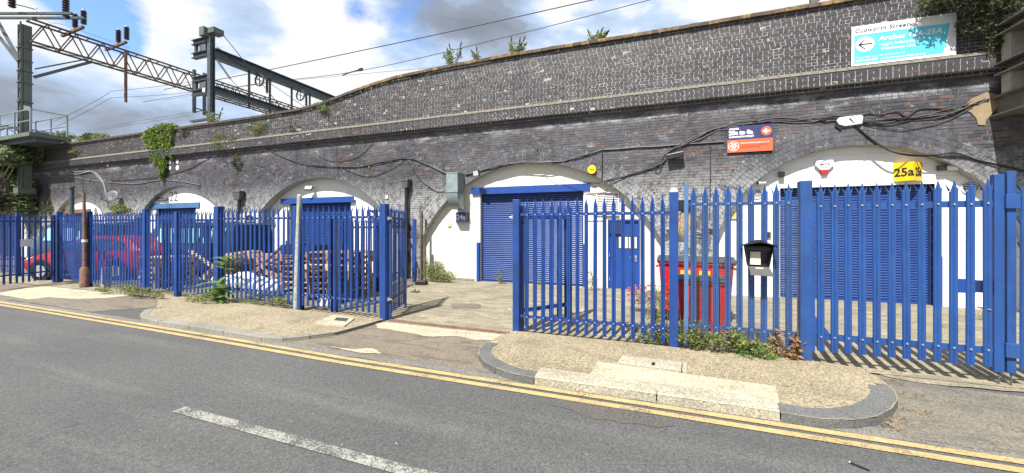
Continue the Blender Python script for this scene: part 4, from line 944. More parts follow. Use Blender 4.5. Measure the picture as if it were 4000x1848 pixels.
m.disc((cx, -.001, cz), q, 'y', .003, 32); m.build('roundel', 'sign_orange', t)
m = MB(); m.prism([(cx-q*.72, cz), (cx-.0, cz+q*.6), (cx+q*.2, cz+q*.5), (cx-q*.25, cz+.016), (cx+q*.65, cz+.016), (cx+q*.65, cz-.016), (cx-q*.25, cz-.016), (cx+q*.2, cz-q*.5), (cx-.0, cz-q*.6)], 'y', -.006, -.003); m.build('arrow', 'sign_white', t)
def ring(cx, cz, r0, r1, y0, y1, n=32):
    m = MB(); vs = []; fs = []
    for k in range(n):
        a = 2*math.pi*k/n; c, s_ = math.cos(a), math.sin(a); vs += [(cx+c*r0, y0, cz+s_*r0), (cx+c*r1, y0, cz+s_*r1), (cx+c*r1, y1, cz+s_*r1), (cx+c*r0, y1, cz+s_*r0)]
        j = 4*((k+1) % n); i = 4*k; fs += [(i, i+1, j+1, j), (i+1, i+2, j+2, j+1), (i+3, i, j, j+3)]
    return m.add(vs, fs)
ring(w*.14, h*.235, h*.165, h*.185, -.003, 0).build('emblem_ring', 'sign_white', t)
for i, s_ in enumerate(('THE', 'ARCH', 'CO')): text_mesh('lettering', s_, h*.095, 'sign_white', t, (w*.14, -.002, h*(.285-.083*i)), rx, bold=.003, align='CENTER')
text_mesh('lettering', 'Property available throughout the UK', h*.062, 'sign_white', t, (w*.29, -.002, h*.32), rx, bold=.001)
text_mesh('lettering', 'For more information, call 0800 830 840', h*.056, 'lamp_red', t, (w*.29, -.002, h*.235), rx)
text_mesh('lettering', 'or visit THEARCHCO.COM', h*.056, 'lamp_red', t, (w*.29, -.002, h*.16), rx, bold=.001)
# alarm boxes
t, p = onwall('alarm_box', 'round yellow alarm box reading Yale on the brick ring of arch 24a', 'alarm', 2313, 664)
MB().disc((0, -.04, 0), .125, 'y', .08, 28).build('cover', 'sign_yellow', t, bevel=.012); MB().disc((0, -.0, -.01), .13, 'y', .03, 24).build('base', 'black_plastic', t)
text_mesh('lettering', 'Yale', .085, 'ink_black', t, (0, -.081, -.028), rx, bold=.001, align='CENTER')
t, p = onwall('alarm_box', 'shield shaped white alarm box with a red foot reading MCW', 'alarm', 3217, 650, DP)
MB().prism([(-.17, .14), (.17, .14), (.19, .02), (.08, -.10), (-.08, -.10), (-.19, .02)], 'y', -.08, 0).build('cover', 'white_plastic', t, bevel=.012)
MB().prism([(-.085, -.102), (.085, -.102), (.055, -.20), (-.055, -.20)], 'y', -.075, 0).build('strobe', 'lamp_red', t, bevel=.006)
ring(0, .04, .085, .095, -.083, -.08).build('emblem_ring', 'ink_black', t); text_mesh('lettering', 'MCW', .065, 'ink_black', t, (0, -.082, .017), rx, bold=.001, align='CENTER')
# louvre vent above the door, small vents
a = W(2330, 843, DP-.04); b = W(2419, 750, DP-.04); t = thing('louvre_vent', 'white square louvre vent above the blue door of arch 24a', 'vent', (a.x, DP-.04, a.z)); w = b.x-a.x; h = W(2330, 752, DP-.04).z-a.z
m = MB(); m.bb(0, w, -.03, .0, 0, .03); m.bb(0, w, -.03, 0, h-.03, h); m.bb(0, .03, -.03, 0, .03, h-.03); m.bb(w-.03, w, -.03, 0, .03, h-.03); m.build('frame', 'white_plastic', t)
MB().bb(.03, w-.03, .025, .035, .03, h-.03).build('backing', 'steel_grey', t)
lm = MB().box((0, 0, 0), (w-.06, .05, .006), Matrix.Rotation(R(38), 3, 'X')).mesh('slat', 'white_plastic')
for i in range(13): put('slat', lm, t, (w/2, 0, .05+(h-.09)*i/12))
for px, py, r_, lab in ((3789, 732, 0.155, 'round white louvre vent high on arch 25a right of the shutter'), (2957, 757, 0.13, 'round white louvre vent left of the shutter of arch 25a')):
    t, p = onwall('round_vent', lab, 'vent', px, py, DP-.01); ring(0, 0, r_*.86, r_, -.015, .01).build('rim', 'white_plastic', t); MB().disc((0, .012, 0), r_*.86, 'y', .01, 24).build('backing', 'ink_black', t)
    for i in range(7):
        zz = (-.75+.25*i)*r_; ww = math.sqrt(max(0, (r_*.86)**2-zz*zz)); MB().bb(-ww, ww, -.012, .004, zz-.007, zz+.007).build('slat', 'white_plastic', t)
for px, py, w, h, mat, lab, Y in ((1757, 877, .13, .15, 'cream_plastic', 'small cream vent cover on the white wall left of the 24a shutter', DP), (2866, 843, .13, .17, 'sign_yellow', 'small pale yellow box on the white wall behind the mesh fence', DP), (3001, 918, .10, .15, 'black_plastic', 'small black entry keypad left of the 25a shutter', DP), (1513, 770, .1, .12, 'white_plastic', 'small white junction box beside the downpipe right of arch 23a', DW)):
    t, p = onwall('wall_box', lab, 'box', px, py, Y); MB().bb(-w/2, w/2, -.04, 0, -h/2, h/2).build('cover', 'cream_plastic' if mat == 'sign_yellow' else mat, t, bevel=.006); MB().bb(-w*.35, w*.35, -.045, -.04, -h*.1, h*.35).build('face', mat, t)
# cameras and lights
def bullet(label, px, py, Y, d=1, s=1.0):
    t, p = onwall('security_camera', label, 'camera', px, py, Y); MB().disc((0, -.01, 0), .05*s, 'y', .02, 12).build('mount', 'white_plastic', t)
    MB().tube([(0, -.02, 0), (0, -.10*s, .0)], .016*s).build('arm', 'white_plastic', t); MB().tube([(-.09*s*d, -.06, .02), (.09*s*d, -.16, -.0)], .042*s, 12).build('housing', 'white_plastic', t, bevel=.006); MB().tube([(.085*s*d, -.157, 0), (.10*s*d, -.166, -.001)], .032*s, 12).build('lens', 'ink_black', t)
bullet('white bullet security camera right of the yellow 25a sign', 3696, 660, DP, 1, 1.25)
bullet('white dome camera at the left shoulder of arch 25a', 2971, 718, DP, -1, 1.0)
t, p = onwall('floodlight', 'small black floodlight beside the white camera right of the yellow 25a sign', 'floodlight', 3668, 658, DP); MB().bb(-.07, .07, -.14, -.05, -.06, .06).build('housing', 'black_plastic', t, bevel=.006); MB().tube([(0, 0, .0), (0, -.06, 0)], .015).build('arm', 'black_plastic', t)
t, p = onwall('floodlight', 'small black floodlight at the upper left of arch 25a', 'floodlight', 3049, 683, DP); MB().bb(-.06, .06, -.12, -.04, -.07, .07).build('housing', 'black_plastic', t, bevel=.006); MB().tube([(0, 0, .0), (0, -.06, 0)], .015).build('arm', 'black_plastic', t)
def flood(label, px, py, Y, s=1.0, yaw=0.0, tilt=-35):
    t, p = onwall('floodlight', label, 'floodlight', px, py, Y); rot = Matrix.Rotation(R(yaw), 3, 'Z') @ Matrix.Rotation(R(tilt), 3, 'X')
    MB().box((0, -.22*s, 0), (.26*s, .05*s, .19*s), rot).build('housing', 'black_plastic', t, bevel=.006); MB().box(Vector((0, -.22*s, 0))+rot @ Vector((0, -.027*s, 0)), (.22*s, .004, .15*s), rot).build('glass', 'lamp_glass', t)
    MB().tube([(0, 0, .03), (0, -.12*s, .05), (0, -.2*s, .0)], .014*s).build('arm', 'black_plastic', t)
flood('floodlight on a bracket above the shutter of arch 23a', 1225, 737, DP+.1, 1.1, 25, -40)
flood('pale floodlight on the left shoulder of arch 24a beside the duct', 1872, 680, DW, 1.0, -20, 10)
t, p = onwall('floodlight', 'long black floodlight hanging below the trunking between arches 24a and 25a', 'floodlight', 2638, 612); MB().box((0, -.14, 0), (.40, .12, .14), Matrix.Rotation(R(-9), 3, 'Y')).build('housing', 'black_plastic', t, bevel=.01); MB().tube([(0, 0, .0), (0, -.1, .0)], .02).build('arm', 'black_plastic', t)
t, p = onwall('bulkhead_lamp', 'broken white bulkhead lamp where the cables cross above arch 25a', 'lamp', 3315, 474); MB().prism([(-.25, .03), (-.18, .10), (.22, .12), (.26, .08), (.24, -.09), (-.08, -.12), (-.20, -.07)], 'y', -.05, 0).build('body', 'ac_white', t, bevel=.01); MB().prism([(-.26, -.0), (-.12, -.14), (-.16, -.20), (-.27, -.1)], 'y', -.03, 0).build('shard', 'black_plastic', t)
for px, py, lab in ((1335, 655, 'left rusty anchor stain above arch 23a'), (1443, 652, 'right rusty anchor between arches 23a and 24a'), (2097, 583, 'rusty anchor above the crown of arch 24a')):
    t, p = onwall('anchor_bolt', lab, 'anchor', px, py); MB().disc((0, -.01, 0), .045, 'y', .02, 10).build('plate', 'coping_brick', t); MB().bb(-.012, .012, -.015, 0, -.16, -.04).build('rust_run', 'coping_brick', t)
# satellite dish and wall brackets at left
t, p = onwall('satellite_dish', 'grey satellite dish on the wall between arches 21 and 22', 'dish', 470, 768)
m = MB(); n, r_ = 20, .31; rotd = Matrix.Rotation(R(18), 3, 'Z') @ Matrix.Rotation(R(-18), 3, 'X')
vs = [rotd @ Vector((0, .07, 0))+Vector((0, -.35, 0))]; fs = []
for j, q in enumerate((.5, 1.0)):
    for k in range(n): a = 2*math.pi*k/n; vs.append(rotd @ Vector((math.cos(a)*r_*q, .07*(1-q*q), math.sin(a)*r_*q))+Vector((0, -.35, 0)))
for k in range(n): fs += [(0, 1+k, 1+(k+1) % n), (1+k, 1+n+k, 1+n+(k+1) % n, 1+(k+1) % n)]
m.add(vs, fs); o = m.build('reflector', 'steel_grey', t, smooth=60); sm_ = o.modifiers.new('solid', 'SOLIDIFY'); sm_.thickness = .01
MB().tube([(0, 0, -.1), (0, -.28, -.1), (0, -.3, 0)], .02).build('mount', 'steel_grey', t); MB().tube([(0, -.33, -.38), (.12, -.75, -.18)], .014).build('feed_arm', 'steel_grey', t); MB().box((.12, -.76, -.17), (.06, .1, .06)).build('receiver', 'steel_grey', t)
# downpipes with hoppers
def downpipe(label, px, y0, y1, w, dark=True, group='rainwater pipes between the arches'):
    p = W(px, y0, D-.1); t = thing('downpipe', label, 'downpipe', (p.x, D-.02, 0), 0, group); zt = W(px, y0, D-.1).z; zh = W(px, y1, D-.1).z
    MB().box((0, -.13, (zt+zh)/2), (w*.8, .22, zt-zh), Matrix.Rotation(math.pi, 3, 'X'), 0, 0.7).build('hopper_head', 'steel_grey', t, bevel=.008); MB().bb(-w*.45, w*.45, -.25, -.01, zt-.03, zt+.03).build('hopper_rim', 'steel_grey', t)
    MB().tube([(0, -.10, zh+.02), (0, -.09, 0.05)], .062, 12).build('pipe', 'black_plastic', t, smooth=40)
    for z in (.9, 1.9): MB().bb(-.1, .1, -.12, 0, z-.03, z+.03).build('bracket', 'black_plastic', t)
    for z in (.6, 1.55): MB().tube([(0, -.09, z-.05), (0, -.09, z+.05)], .078, 12).build('collar', 'black_plastic', t)
    return t
downpipe('black downpipe with hopper on the pier between arches 23a and 24a', 1589, 705, 735, .36)
downpipe('black downpipe with hopper on the pier between arches 22 and 23a', 936, 750, 780, .55)
t = thing('flue_pipe', 'grey flue pipe rising in front of arch 21', 'flue', tuple(W(281, 850, 10.6))); zz = W(278, 735, 10.6).z-t.location.z
MB().tube([(0, 0, -2.0), (0, 0, 0), (-.05, 0, zz)], .10, 14).build('pipe', 'steel_blue', t, smooth=40); MB().tube([(-.05, 0, zz), (-.05, 0, zz+.08)], .15, 14).build('cowl', 'steel_grey', t); MB().tube([(0, 0, .12), (0, 0, .2)], .12, 14).build('joint', 'steel_grey', t)
# air conditioning units in yard 23a
def acunit(label, px0, px1, py0, py1, fans, Y=DP-.35):
    a = W(px0, py1, Y); b = W(px1, py1, Y); t = thing('air_conditioner', label, 'air conditioner', (a.x, Y, a.z)); w = b.x-a.x; h = W(px0, py0, Y).z-a.z
    MB().bb(0, w, 0, .32, 0, h).build('casing', 'ac_white', t, bevel=.012)
    for i in range(fans):
        r_ = min(w*.4, h/fans*.42); cz = h*(i+.5)/fans; MB().disc((w*.55, -.004, cz), r_, 'y', .012, 24).build('fan_grille', 'ink_black', t); ring(w*.55, cz, r_*.55, r_*.62, -.016, -.006, 20).build('grille_ring', 'steel_grey', t)
    MB().bb(0.02, w-.02, .0, .3, -.06, 0).build('feet', 'steel_grey', t)
acunit('white outdoor air conditioner with two black fans, right of the downpipe', 937, 1008, 835, 948, 2)
t, p = onwall('extractor_fan', 'round black extractor grille on the white wall left of the 23a shutter', 'fan', 1060, 872, DP+.1); ring(0, 0, .20, .24, -.03, 0).build('rim', 'ac_white', t); MB().disc((0, -.005, 0), .2, 'y', .01, 20).build('grille', 'steel_blue', t)
t, p = onwall('meter_cabinet', 'tall pale cabinet on the white wall beside the air conditioner', 'cabinet', 1022, 900, DP+.1); MB().bb(-.22, .25, -.22, 0, -.85, .6).build('casing', 'ac_white', t, bevel=.01); MB().bb(.18, .2, -.225, -.2, -.7, .5).build('door_edge', 'steel_grey', t)

# ------------------ cables
def smooth_path(P, n=6):
    P = [Vector(p) for p in P]; out = []
    for i in range(len(P)-1):
        p0, p1, p2, p3 = P[max(i-1, 0)], P[i], P[i+1], P[min(i+2, len(P)-1)]
        for k in range(n):
            t = k/n; out.append(0.5*((2*p1)+(-p0+p2)*t+(2*p0-5*p1+4*p2-p3)*t*t+(-p0+3*p1-3*p2+p3)*t**3))
    out.append(P[-1]); return out
def cable(label, pts, r=0.012, mat='cable_black', n=1, spread=0.03, Y=DW-.015, name='cable'):
    P = smooth_path([W(x, y, Y) for x, y in pts]); t = None; t = thing(name, label, 'cable', tuple(P[0])); rd = random.Random(len(label))
    for k in range(n):
        ph = rd.uniform(0, 6); a = spread*(k-(n-1)/2)
        Q = [(p.x-P[0].x, p.y-P[0].y-.02*math.sin(ph+i*.5)*(n > 1)-.012*(k % 3), p.z-P[0].z+a*math.sin(ph+i*.35)*(1 if n > 1 else 0)+0.006*math.sin(i*.9+ph)) for i, p in enumerate(P)]
        MB().tube(Q, r, 5).build('wire', mat, t, smooth=60)
cable('thick bundle of black cables sagging over the purple and orange sign', [(2608, 590), (2688, 556), (2794, 506), (2882, 487), (3012, 474), (3188, 465), (3259, 464), (3400, 474), (3541, 465), (3688, 444), (3806, 406), (3862, 388)], .011, n=4, spread=.05)
cable('black cable dropping from the broken lamp across the right side of arch 25a', [(3318, 465), (3424, 559), (3518, 603), (3659, 606), (3729, 599), (3835, 629), (4010, 672)], .014, n=2, spread=.02, Y=DW-.03)
cable('thin wavy black cable above arch 25a', [(3335, 459), (3388, 444), (3447, 447), (3500, 435), (3541, 456), (3600, 424), (3718, 429), (3760, 425)], .011)
cable('thin black cable looping from the lamp towards the bridge over arch 25a', [(3340, 478), (3450, 500), (3560, 505), (3700, 470), (3800, 420)], .008)
cable('black cables drooping from the long floodlight to arch 24a', [(2620, 588), (2586, 636), (2529, 661), (2421, 693), (2350, 711), (2279, 714)], .011, n=3, spread=.03)
cable('black cable hanging in coils beside the long floodlight', [(2600, 600), (2570, 650), (2560, 670), (2575, 675), (2590, 640), (2604, 610)], .009)
cable('straight black trunking between arch 24a and the purple sign', [(2355, 586), (2480, 577), (2600, 570), (2828, 553)], .022, name='trunking')
cable('vertical black conduit right of the round yellow alarm box', [(2352, 586), (2352, 640), (2352, 703)], .018, name='conduit')
cable('black cable waving across the brickwork between arches 23a and 24a', [(1000, 551), (1113, 617), (1252, 649), (1403, 652), (1491, 633), (1586, 620), (1655, 636), (1750, 680)], .013, n=2, spread=.015)
cable('thin black cable looping above arch 23a', [(1100, 520), (1183, 548), (1239, 605), (1302, 630), (1390, 617), (1460, 560)], .009)
cable('thin black cable sagging from the duct towards arch 23a', [(1586, 620), (1530, 660), (1450, 690), (1390, 680), (1320, 650)], .008)
cable('thin black cable falling left of the galvanised duct', [(1590, 625), (1640, 700), (1700, 745), (1745, 748)], .009)
cable('black cable following the brick ring over arch 24a', [(1819, 684), (1880, 668), (1945, 649), (2020, 638), (2109, 634), (2190, 630), (2260, 614), (2350, 586)], .014, n=2, spread=.02)
cable('thin cable hanging across the gable of arch 24a', [(2109, 636), (2200, 690), (2300, 715), (2400, 720)], .007, Y=DW-.02)
cable('vertical thin conduit on the pier left of arch 25a', [(2774, 570), (2775, 680), (2772, 850)], .012)
cable('cables sagging on the wall above arch 21', [(112, 673), (168, 692), (269, 690), (330, 700), (420, 712), (529, 718), (647, 703), (782, 723)], .015, 'cable_grey')
cable('pair of thick grey pipes curving down the wall right of arch 21', [(256, 652), (286, 677), (357, 669), (395, 702), (416, 749), (422, 803)], .035, 'cable_grey', n=2, spread=.14)
cable('thin cable crossing the wall above arch 22', [(823, 612), (760, 650), (706, 670), (600, 695), (435, 706)], .011)
cable('rope of cables over the left side of arch 22', [(540, 812), (560, 790), (590, 778), (655, 772)], .03, 'cable_grey', n=3, spread=.09, Y=DP-.05)
cable('thin cable climbing the parapet above arch 23a', [(1183, 548), (1150, 500), (1160, 470)], .008, Y=YB-.02)
cable('loose cable ends tangled on the pier between arches 24a and 25a', [(2690, 870), (2720, 880), (2700, 900), (2750, 912), (2790, 905), (2740, 895)], .011, n=3, spread=.05)
# '22' painted on the white gable, a mark of the place
t, p = onwall('painted_number', 'thin grey painted number 22 on the white gable of arch 22', 'number', 661, 787, DP-.004); text_mesh('digits', '22', .68, 'steel_grey', t, (0, 0, 0), rx, extrude=.001, bold=-.002)
# ================================================================== YARD AND PAVEMENT OBJECTS
def wheelie(label, cx, cy, w, d, h, rz, ribs, sticker, zb=0.02):
    t = thing('wheelie_bin', label, 'bin', (cx, cy, zb), rz)
    body = MB(); b0 = .18 if sticker else 0.03
    body.box((0, 0, (b0+h)/2), (w*.86, d*.82, h-b0), None, 0, 1.12); o = body.build('body', 'red_plastic', t, bevel=.02)
    MB().bb(-w/2, w/2, -d/2, d/2, h-.03, h+.03).build('rim', 'red_plastic', t, bevel=.01)
    n = 7; prof = [(-d/2-.02, h+.02)]+[(-d/2-.02+(d+.04)*k/n, h+.04+(.06 if sticker else .05)*math.sin(math.pi*k/n)) for k in range(n+1)]+[(d/2+.02, h+.02)]
    MB().prism(prof, 'x', -w/2-.01, w/2+.01).build('lid', 'rubber_grey', t, smooth=35)
    for i in range(ribs):
        x = -w*.40+w*.80*i/(ribs-1); m = MB(); m.box((x, -d*.43, (b0+h)/2-.02), (w*.075, .05, (h-b0)*.86), None, 0, 1.0); q = m.build('rib', 'red_plastic', t, bevel=.008)
    if sticker:
        for x in (-w*.12, w*.12): MB().bb(x-.09, x+.09, -d/2-.012, -d/2+.0, h-.27, h-.13).build('sticker', 'sign_yellow', t)
        for s1 in (-1, 1):
            for s2 in (-1, 1): m = MB().disc((s1*w*.36, s2*d*.3, .09), .09, 'x', .05, 16); m.bb(s1*w*.36-.04, s1*w*.36+.04, s2*d*.3-.03, s2*d*.3+.03, .12, .2); m.build('wheel', 'tyre', t)
        for s1 in (-1, 1): MB().tube([(s1*(w/2+.02), -.15, h-.12), (s1*(w/2+.05), 0, h-.12), (s1*(w/2+.02), .15, h-.12)], .018).build('handle', 'red_plastic', t)
    else:
        MB().tube([(-w*.35, d/2, .1), (w*.35, d/2, .1)], .08, 14).build('wheel', 'tyre', t)
    return t
wheelie('large red four-wheeled bin with grey lid and yellow stickers behind the mesh fence', (.70), 8.25, 1.3, 1.0, 1.12, R(-4), 6, True)
wheelie('smaller ribbed red bin standing in front of the large red bin', (.72), 7.05, .78, .6, .90, R(-4), 6, False)
# sacking above the bins
p = W(2678, 866, 9.6); t = thing('straw_bundle', 'frayed straw bundle hanging below a black box behind the fence post', 'straw bundle', tuple(p))
m = MB(); rd = random.Random(4)
for i in range(110):
    x, y = rd.uniform(-.14, .14), rd.uniform(-.08, .08); m.bar((x*.6, y, .25), (x+rd.uniform(-.05, .05), y-.03, -.22+rd.uniform(-.1, .14)), .012, .006)
o = m.build('straw', 'straw', t); o['kind'] = 'stuff'; MB().bb(-.2, .2, -.12, .12, .24, .5).build('black_box', 'black_plastic', t, bevel=.01)
# letterbox
a = W(2961, 1072, 5.88); t = thing('letterbox', 'black house shaped letterbox with its flap hanging open on the fence', 'letterbox', (a.x, 5.955, a.z)); t.rotation_euler = (0, R(1), 0)
s = 4.95/1500*1.0; zz = lambda y: (1072-y)*s
m = MB(); wb, wt = .115, .16; z0, z1 = zz(1040), zz(958)
m.add([(-wb, 0, z0), (wb, 0, z0), (wt, 0, z1), (-wt, 0, z1), (-wb, -.13, z0), (wb, -.13, z0), (wt, -.13, z1), (-wt, -.13, z1)], [(0, 1, 2, 3), (0, 4, 5, 1), (1, 5, 6, 2), (3, 7, 4, 0), (2, 6, 7, 3)])
o = m.build('body', 'black_plastic', t); o.modifiers.new('s', 'SOLIDIFY').thickness = .006
m = MB(); m.prism([(-.195, zz(958)), (0, zz(933)), (.195, zz(958)), (.19, zz(952)-.012), (0, zz(944)), (-.19, zz(952)-.012)], 'y', -.17, .0); m.build('roof', 'black_plastic', t)
MB().prism([(-wt, z1), (wt, z1), (0, zz(939))], 'y', -.13, 0).build('gable', 'black_plastic', t)
m = MB(); m.add([(-wb, -.13, z0), (wb, -.13, z0), (wb+.035, -.2, zz(1074)), (-wb+.005, -.2, zz(1072))], [(0, 1, 2, 3)]); o = m.build('flap', 'ink_black', t); o.modifiers.new('s', 'SOLIDIFY').thickness = .006
MB().box((-.03, -.05, (z0+z1)/2-.03), (.12, .004, .17), Matrix.Rotation(R(-6), 3, 'X')).build('paper', 'cream_paper', t)
MB().bb(-.13, .13, -.135, -.128, z1-.045, z1-.035).build('slot_bar', 'rubber_grey', t); MB().box((.0, -.142, z0-.015), (.09, .004, .014)).build('name_plate', 'cream_paper', t)
# pallets
def pallet_proto():
    t = thing('pallet', 'x', 'pallet', (0, 0, 0)); bd = {}
    for mat in ('fresh_wood', 'old_wood'): bd[mat] = (MB().box((0, 0, 0), (1.2, .10, .02)).mesh('board', mat), MB().box((0, 0, 0), (.10, .10, .085)).mesh('block', mat), MB().box((0, 0, 0), (.10, 1.0, .02)).mesh('board', mat))
    return t, bd
t0, BD = pallet_proto(); bpy.data.objects.remove(t0)
def pallet(loc, rot, mat, label, group):
    t = thing('pallet', label, 'pallet', loc, 0, group); t.rotation_euler = rot; a, b, c = BD[mat]
    for i in range(6): put('board', a, t, (random.uniform(-.01, .01), -.45+.18*i, .135))
    for x in (-.55, 0, .55):
        put('board', c, t, (x, 0, .01)); put('board', c, t, (x, 0, .115))
        for y in (-.45, 0, .45): put('block', b, t, (x, y, .0625))
    return t
ordn = ['lowest', 'second', 'third', 'fourth', 'fifth', 'sixth', 'seventh', 'eighth']
def stack(x, y, n, rz, mat, where, z0=.02):
    for k in range(n): pallet((x+random.uniform(-.03, .03), y+random.uniform(-.03, .03), z0+k*.147), (0, 0, rz+random.uniform(-.04, .04)), mat if random.random() < .75 else 'fresh_wood', '%s pallet of the stack %s' % (('topmost' if k == n-1 else ordn[k]), where), 'wooden pallets stacked in the yards')
stack(-9.2, 8.2, 7, R(5), 'old_wood', 'under the blue crate in front of arch 23a')
stack(-7.5, 7.6, 8, R(8), 'old_wood', 'behind the leaning pole near the gateway')
stack(-14.2, 7.4, 6, R(-10), 'fresh_wood', 'behind the bollard, left of the palisade gate')
stack(-11.9, 9.2, 6, R(-6), 'fresh_wood', 'behind the double palisade gate')
pallet((-12.75, 8.35, .55), (R(2), R(-38), R(10)), 'fresh_wood', 'pale pallet leaning steeply against the stack behind the double gate', 'wooden pallets stacked in the yards')
pallet((-12.3, 8.2, .62), (R(4), R(-30), R(4)), 'fresh_wood', 'second pale pallet leaning beside the steep one behind the double gate', 'wooden pallets stacked in the yards')
pallet((-10.75, 8.3, .55), (R(-4), R(33), R(-6)), 'old_wood', 'brown pallet leaning the other way behind the gate post', 'wooden pallets stacked in the yards')
for x, y, a, mat, lab in ((-10.9, 8.0, 25, 'red_wood', 'red brown plank leaning across the heap behind the gate'), (-11.1, 8.1, 38, 'old_wood', 'dark plank leaning steeply across the heap behind the gate'), (-10.7, 7.9, 30, 'old_wood', 'brown plank nearest the thick gate post'), (-13.0, 7.9, -28, 'fresh_wood', 'pale plank leaning on the left side of the heap')):
    o = MB().box((0, 0, 0), (1.9, .14, .035)).build('plank', mat, None, (x, y, .62), R(8)); o.rotation_euler = (0, R(-a), R(8)); tag(o, lab, 'plank', 'loose planks on the heap')
t = thing('crate', 'blue plastic crate on top of the pallet stack in front of arch 23a', 'crate', (-9.2, 8.2, .02+7*.147+.005), R(5)); m = MB(); m.bb(-.58, .58, -.45, .45, 0, .03)
for s_ in (-1, 1): m.bb(-.58, .58, s_*.45-.015, s_*.45+.015, .03, .26); m.bb(s_*.58-.015, s_*.58+.015, -.43, .43, .03, .26)
m.build('shell', 'navy_paint', t); 
for s_ in (-1, 1):
    for i in range(6): MB().bb(-.5+.2*i-.02, -.5+.2*i+.02, s_*.47-.012, s_*.47+.012, 0, .27).build('rib', 'door_blue', t)
def sack(label, loc, r_, rz, mat='white_sack'):
    bm = bmesh.new(); bmesh.ops.create_icosphere(bm, subdivisions=3, radius=1); rd = random.Random(hash(label) % 999)
    from mathutils import noise as mn
    off = Vector((rd.uniform(0, 20), rd.uniform(0, 20), 0))
    for v in bm.verts:
        n = mn.noise(v.co*1.6+off)*.22+mn.noise(v.co*5+off)*.09; v.co = Vector((v.co.x*r_[0], v.co.y*r_[1], v.co.z*r_[2]))*(1+n)
        if v.co.z < -r_[2]*.6: v.co.z = -r_[2]*.6
    me = bpy.data.meshes.new('rubble_sack'); bm.to_mesh(me); bm.free(); me.materials.append(M[mat]); me.polygons.foreach_set('use_smooth', [True]*len(me.polygons))
    o = put('rubble_sack', me, None, (loc[0], loc[1], loc[2]+r_[2]*.6), rz); return tag(o, label, 'sack', 'white sacks dumped behind the gate')
sack('large white sack slumped at the centre of the heap behind the gate', (-10.9, 7.5, .02), (.36, .30, .34), .3)
sack('white sack at the left of the heap behind the gate', (-11.75, 7.45, .02), (.33, .28, .26), 1.0)
sack('white sack against the thick post, right of the largest sack', (-10.15, 7.4, .02), (.30, .26, .28), 2.0)
sack('small white sack lying behind the saplings', (-9.35, 7.1, .02), (.3, .25, .28), .7)
sack('small grey plastic bag at the foot of the leaning pole behind the fence', (-6.75, 6.45, .02), (.2, .15, .16), .5, 'ac_white')
# vehicles
def shell(secs, name, mat, parent, smooth=40):   # secs: list of (x, [(half_y, z), ...]) lofted body
    m = MB(); n = len(secs[0][1]); vs = []
    for x, pr in secs: vs += [(x, -y, z) for y, z in pr]+[(x, y, z) for y, z in reversed(pr)]
    k = 2*n; fs = []
    for i in range(len(secs)-1):
        for j in range(k): fs.append((i*k+j, i*k+(j+1) % k, (i+1)*k+(j+1) % k, (i+1)*k+j))
    fs += [tuple(range(k)), tuple((len(secs)-1)*k+j for j in reversed(range(k)))]; m.add(vs, fs); return m.build(name, mat, parent, smooth=smooth)
def car(label, loc, rz, mat):
    t = thing('parked_car', label, 'car', loc, rz)
    # x forward positive = rear; nose at -x
    def sec(x, w, lo, belt, roof, rw): return (x, [(w*.86, lo), (w, lo+.18), (w*1.0, lo+.42), (w*.96, belt), (rw, roof)])
    S = [sec(-2.12, .62, .30, .52, .56, .55), sec(-2.0, .78, .22, .66, .70, .66), sec(-1.6, .84, .2, .80, .84, .70), sec(-1.15, .86, .2, .90, .94, .72), sec(-.95, .86, .2, .95, 1.0, .72), sec(-.2, .87, .2, .97, 1.43, .60), sec(.3, .87, .2, .98, 1.49, .61), sec(1.0, .87, .2, .99, 1.46, .60), sec(1.45, .86, .2, 1.0, 1.38, .58), sec(1.95, .82, .22, .98, 1.02, .68), sec(2.1, .74, .30, .80, .84, .62)]
    shell(S, 'body', mat, t)
    for s_ in (-1, 1):
        def gl(pts): m = MB(); m.add([(x, s_*y, z) for x, y, z in pts], [tuple(range(len(pts)))]); m.build('window', 'car_glass', t)
        def yy(z, roof=1.45): return .845+(.615-.845)*(z-.97)/(roof-.97)+.012
        gl([(-.80, yy(1.0), 1.0), (-.12, yy(1.36), 1.36), (.24, yy(1.40), 1.40), (.24, yy(1.0), 1.0)]); gl([(.30, yy(1.0), 1.0), (.30, yy(1.40), 1.40), (.95, yy(1.38), 1.38), (1.05, yy(1.0), 1.0)]); gl([(1.11, yy(1.02), 1.02), (1.02, yy(1.37), 1.37), (1.36, yy(1.3), 1.30), (1.6, yy(1.04), 1.04)])
        for x in (-1.32, 1.28):
            wl = MB().disc((x, s_*.78, .31), .31, 'y', .2, 24).build('wheel', 'tyre', t, bevel=.02); MB().disc((x, s_*.88, .31), .2, 'y', .03, 18).build('rim', 'zinc', wl); wa = MB().disc((x, s_*.80, .33), .37, 'y', .16, 24).build('wheel_arch', 'ink_black', t)
        MB().box((-1.93, s_*.6, .66), (.22, .24, .14), Matrix.Rotation(R(20), 3, 'Y')).build('headlight', 'lamp_glass', t, bevel=.03)
        MB().box((2.0, s_*.66, .88), (.16, .16, .2)).build('tail_light', 'lamp_red', t, bevel=.02)
        MB().box((-.72, s_*.95, 1.0), (.12, .2, .13)).build('mirror', mat, t, bevel=.03)
        MB().bb(-.10, .06, s_*.872-.012, s_*.872+.012, .86, .89).build('door_handle', mat, t)
    m = MB(); m.add([(-.92, -.62, 1.012), (-.92, .62, 1.012), (-.26, .52, 1.412), (-.26, -.52, 1.412)], [(0, 1, 2, 3)]); m.build('windscreen', 'car_glass', t)
    return t
rz = math.atan2(SB, CB)
car('red hatchback parked behind the palisade fence, its nose to the left', (-18.4, 7.75, .02), rz-.03, 'car_red')
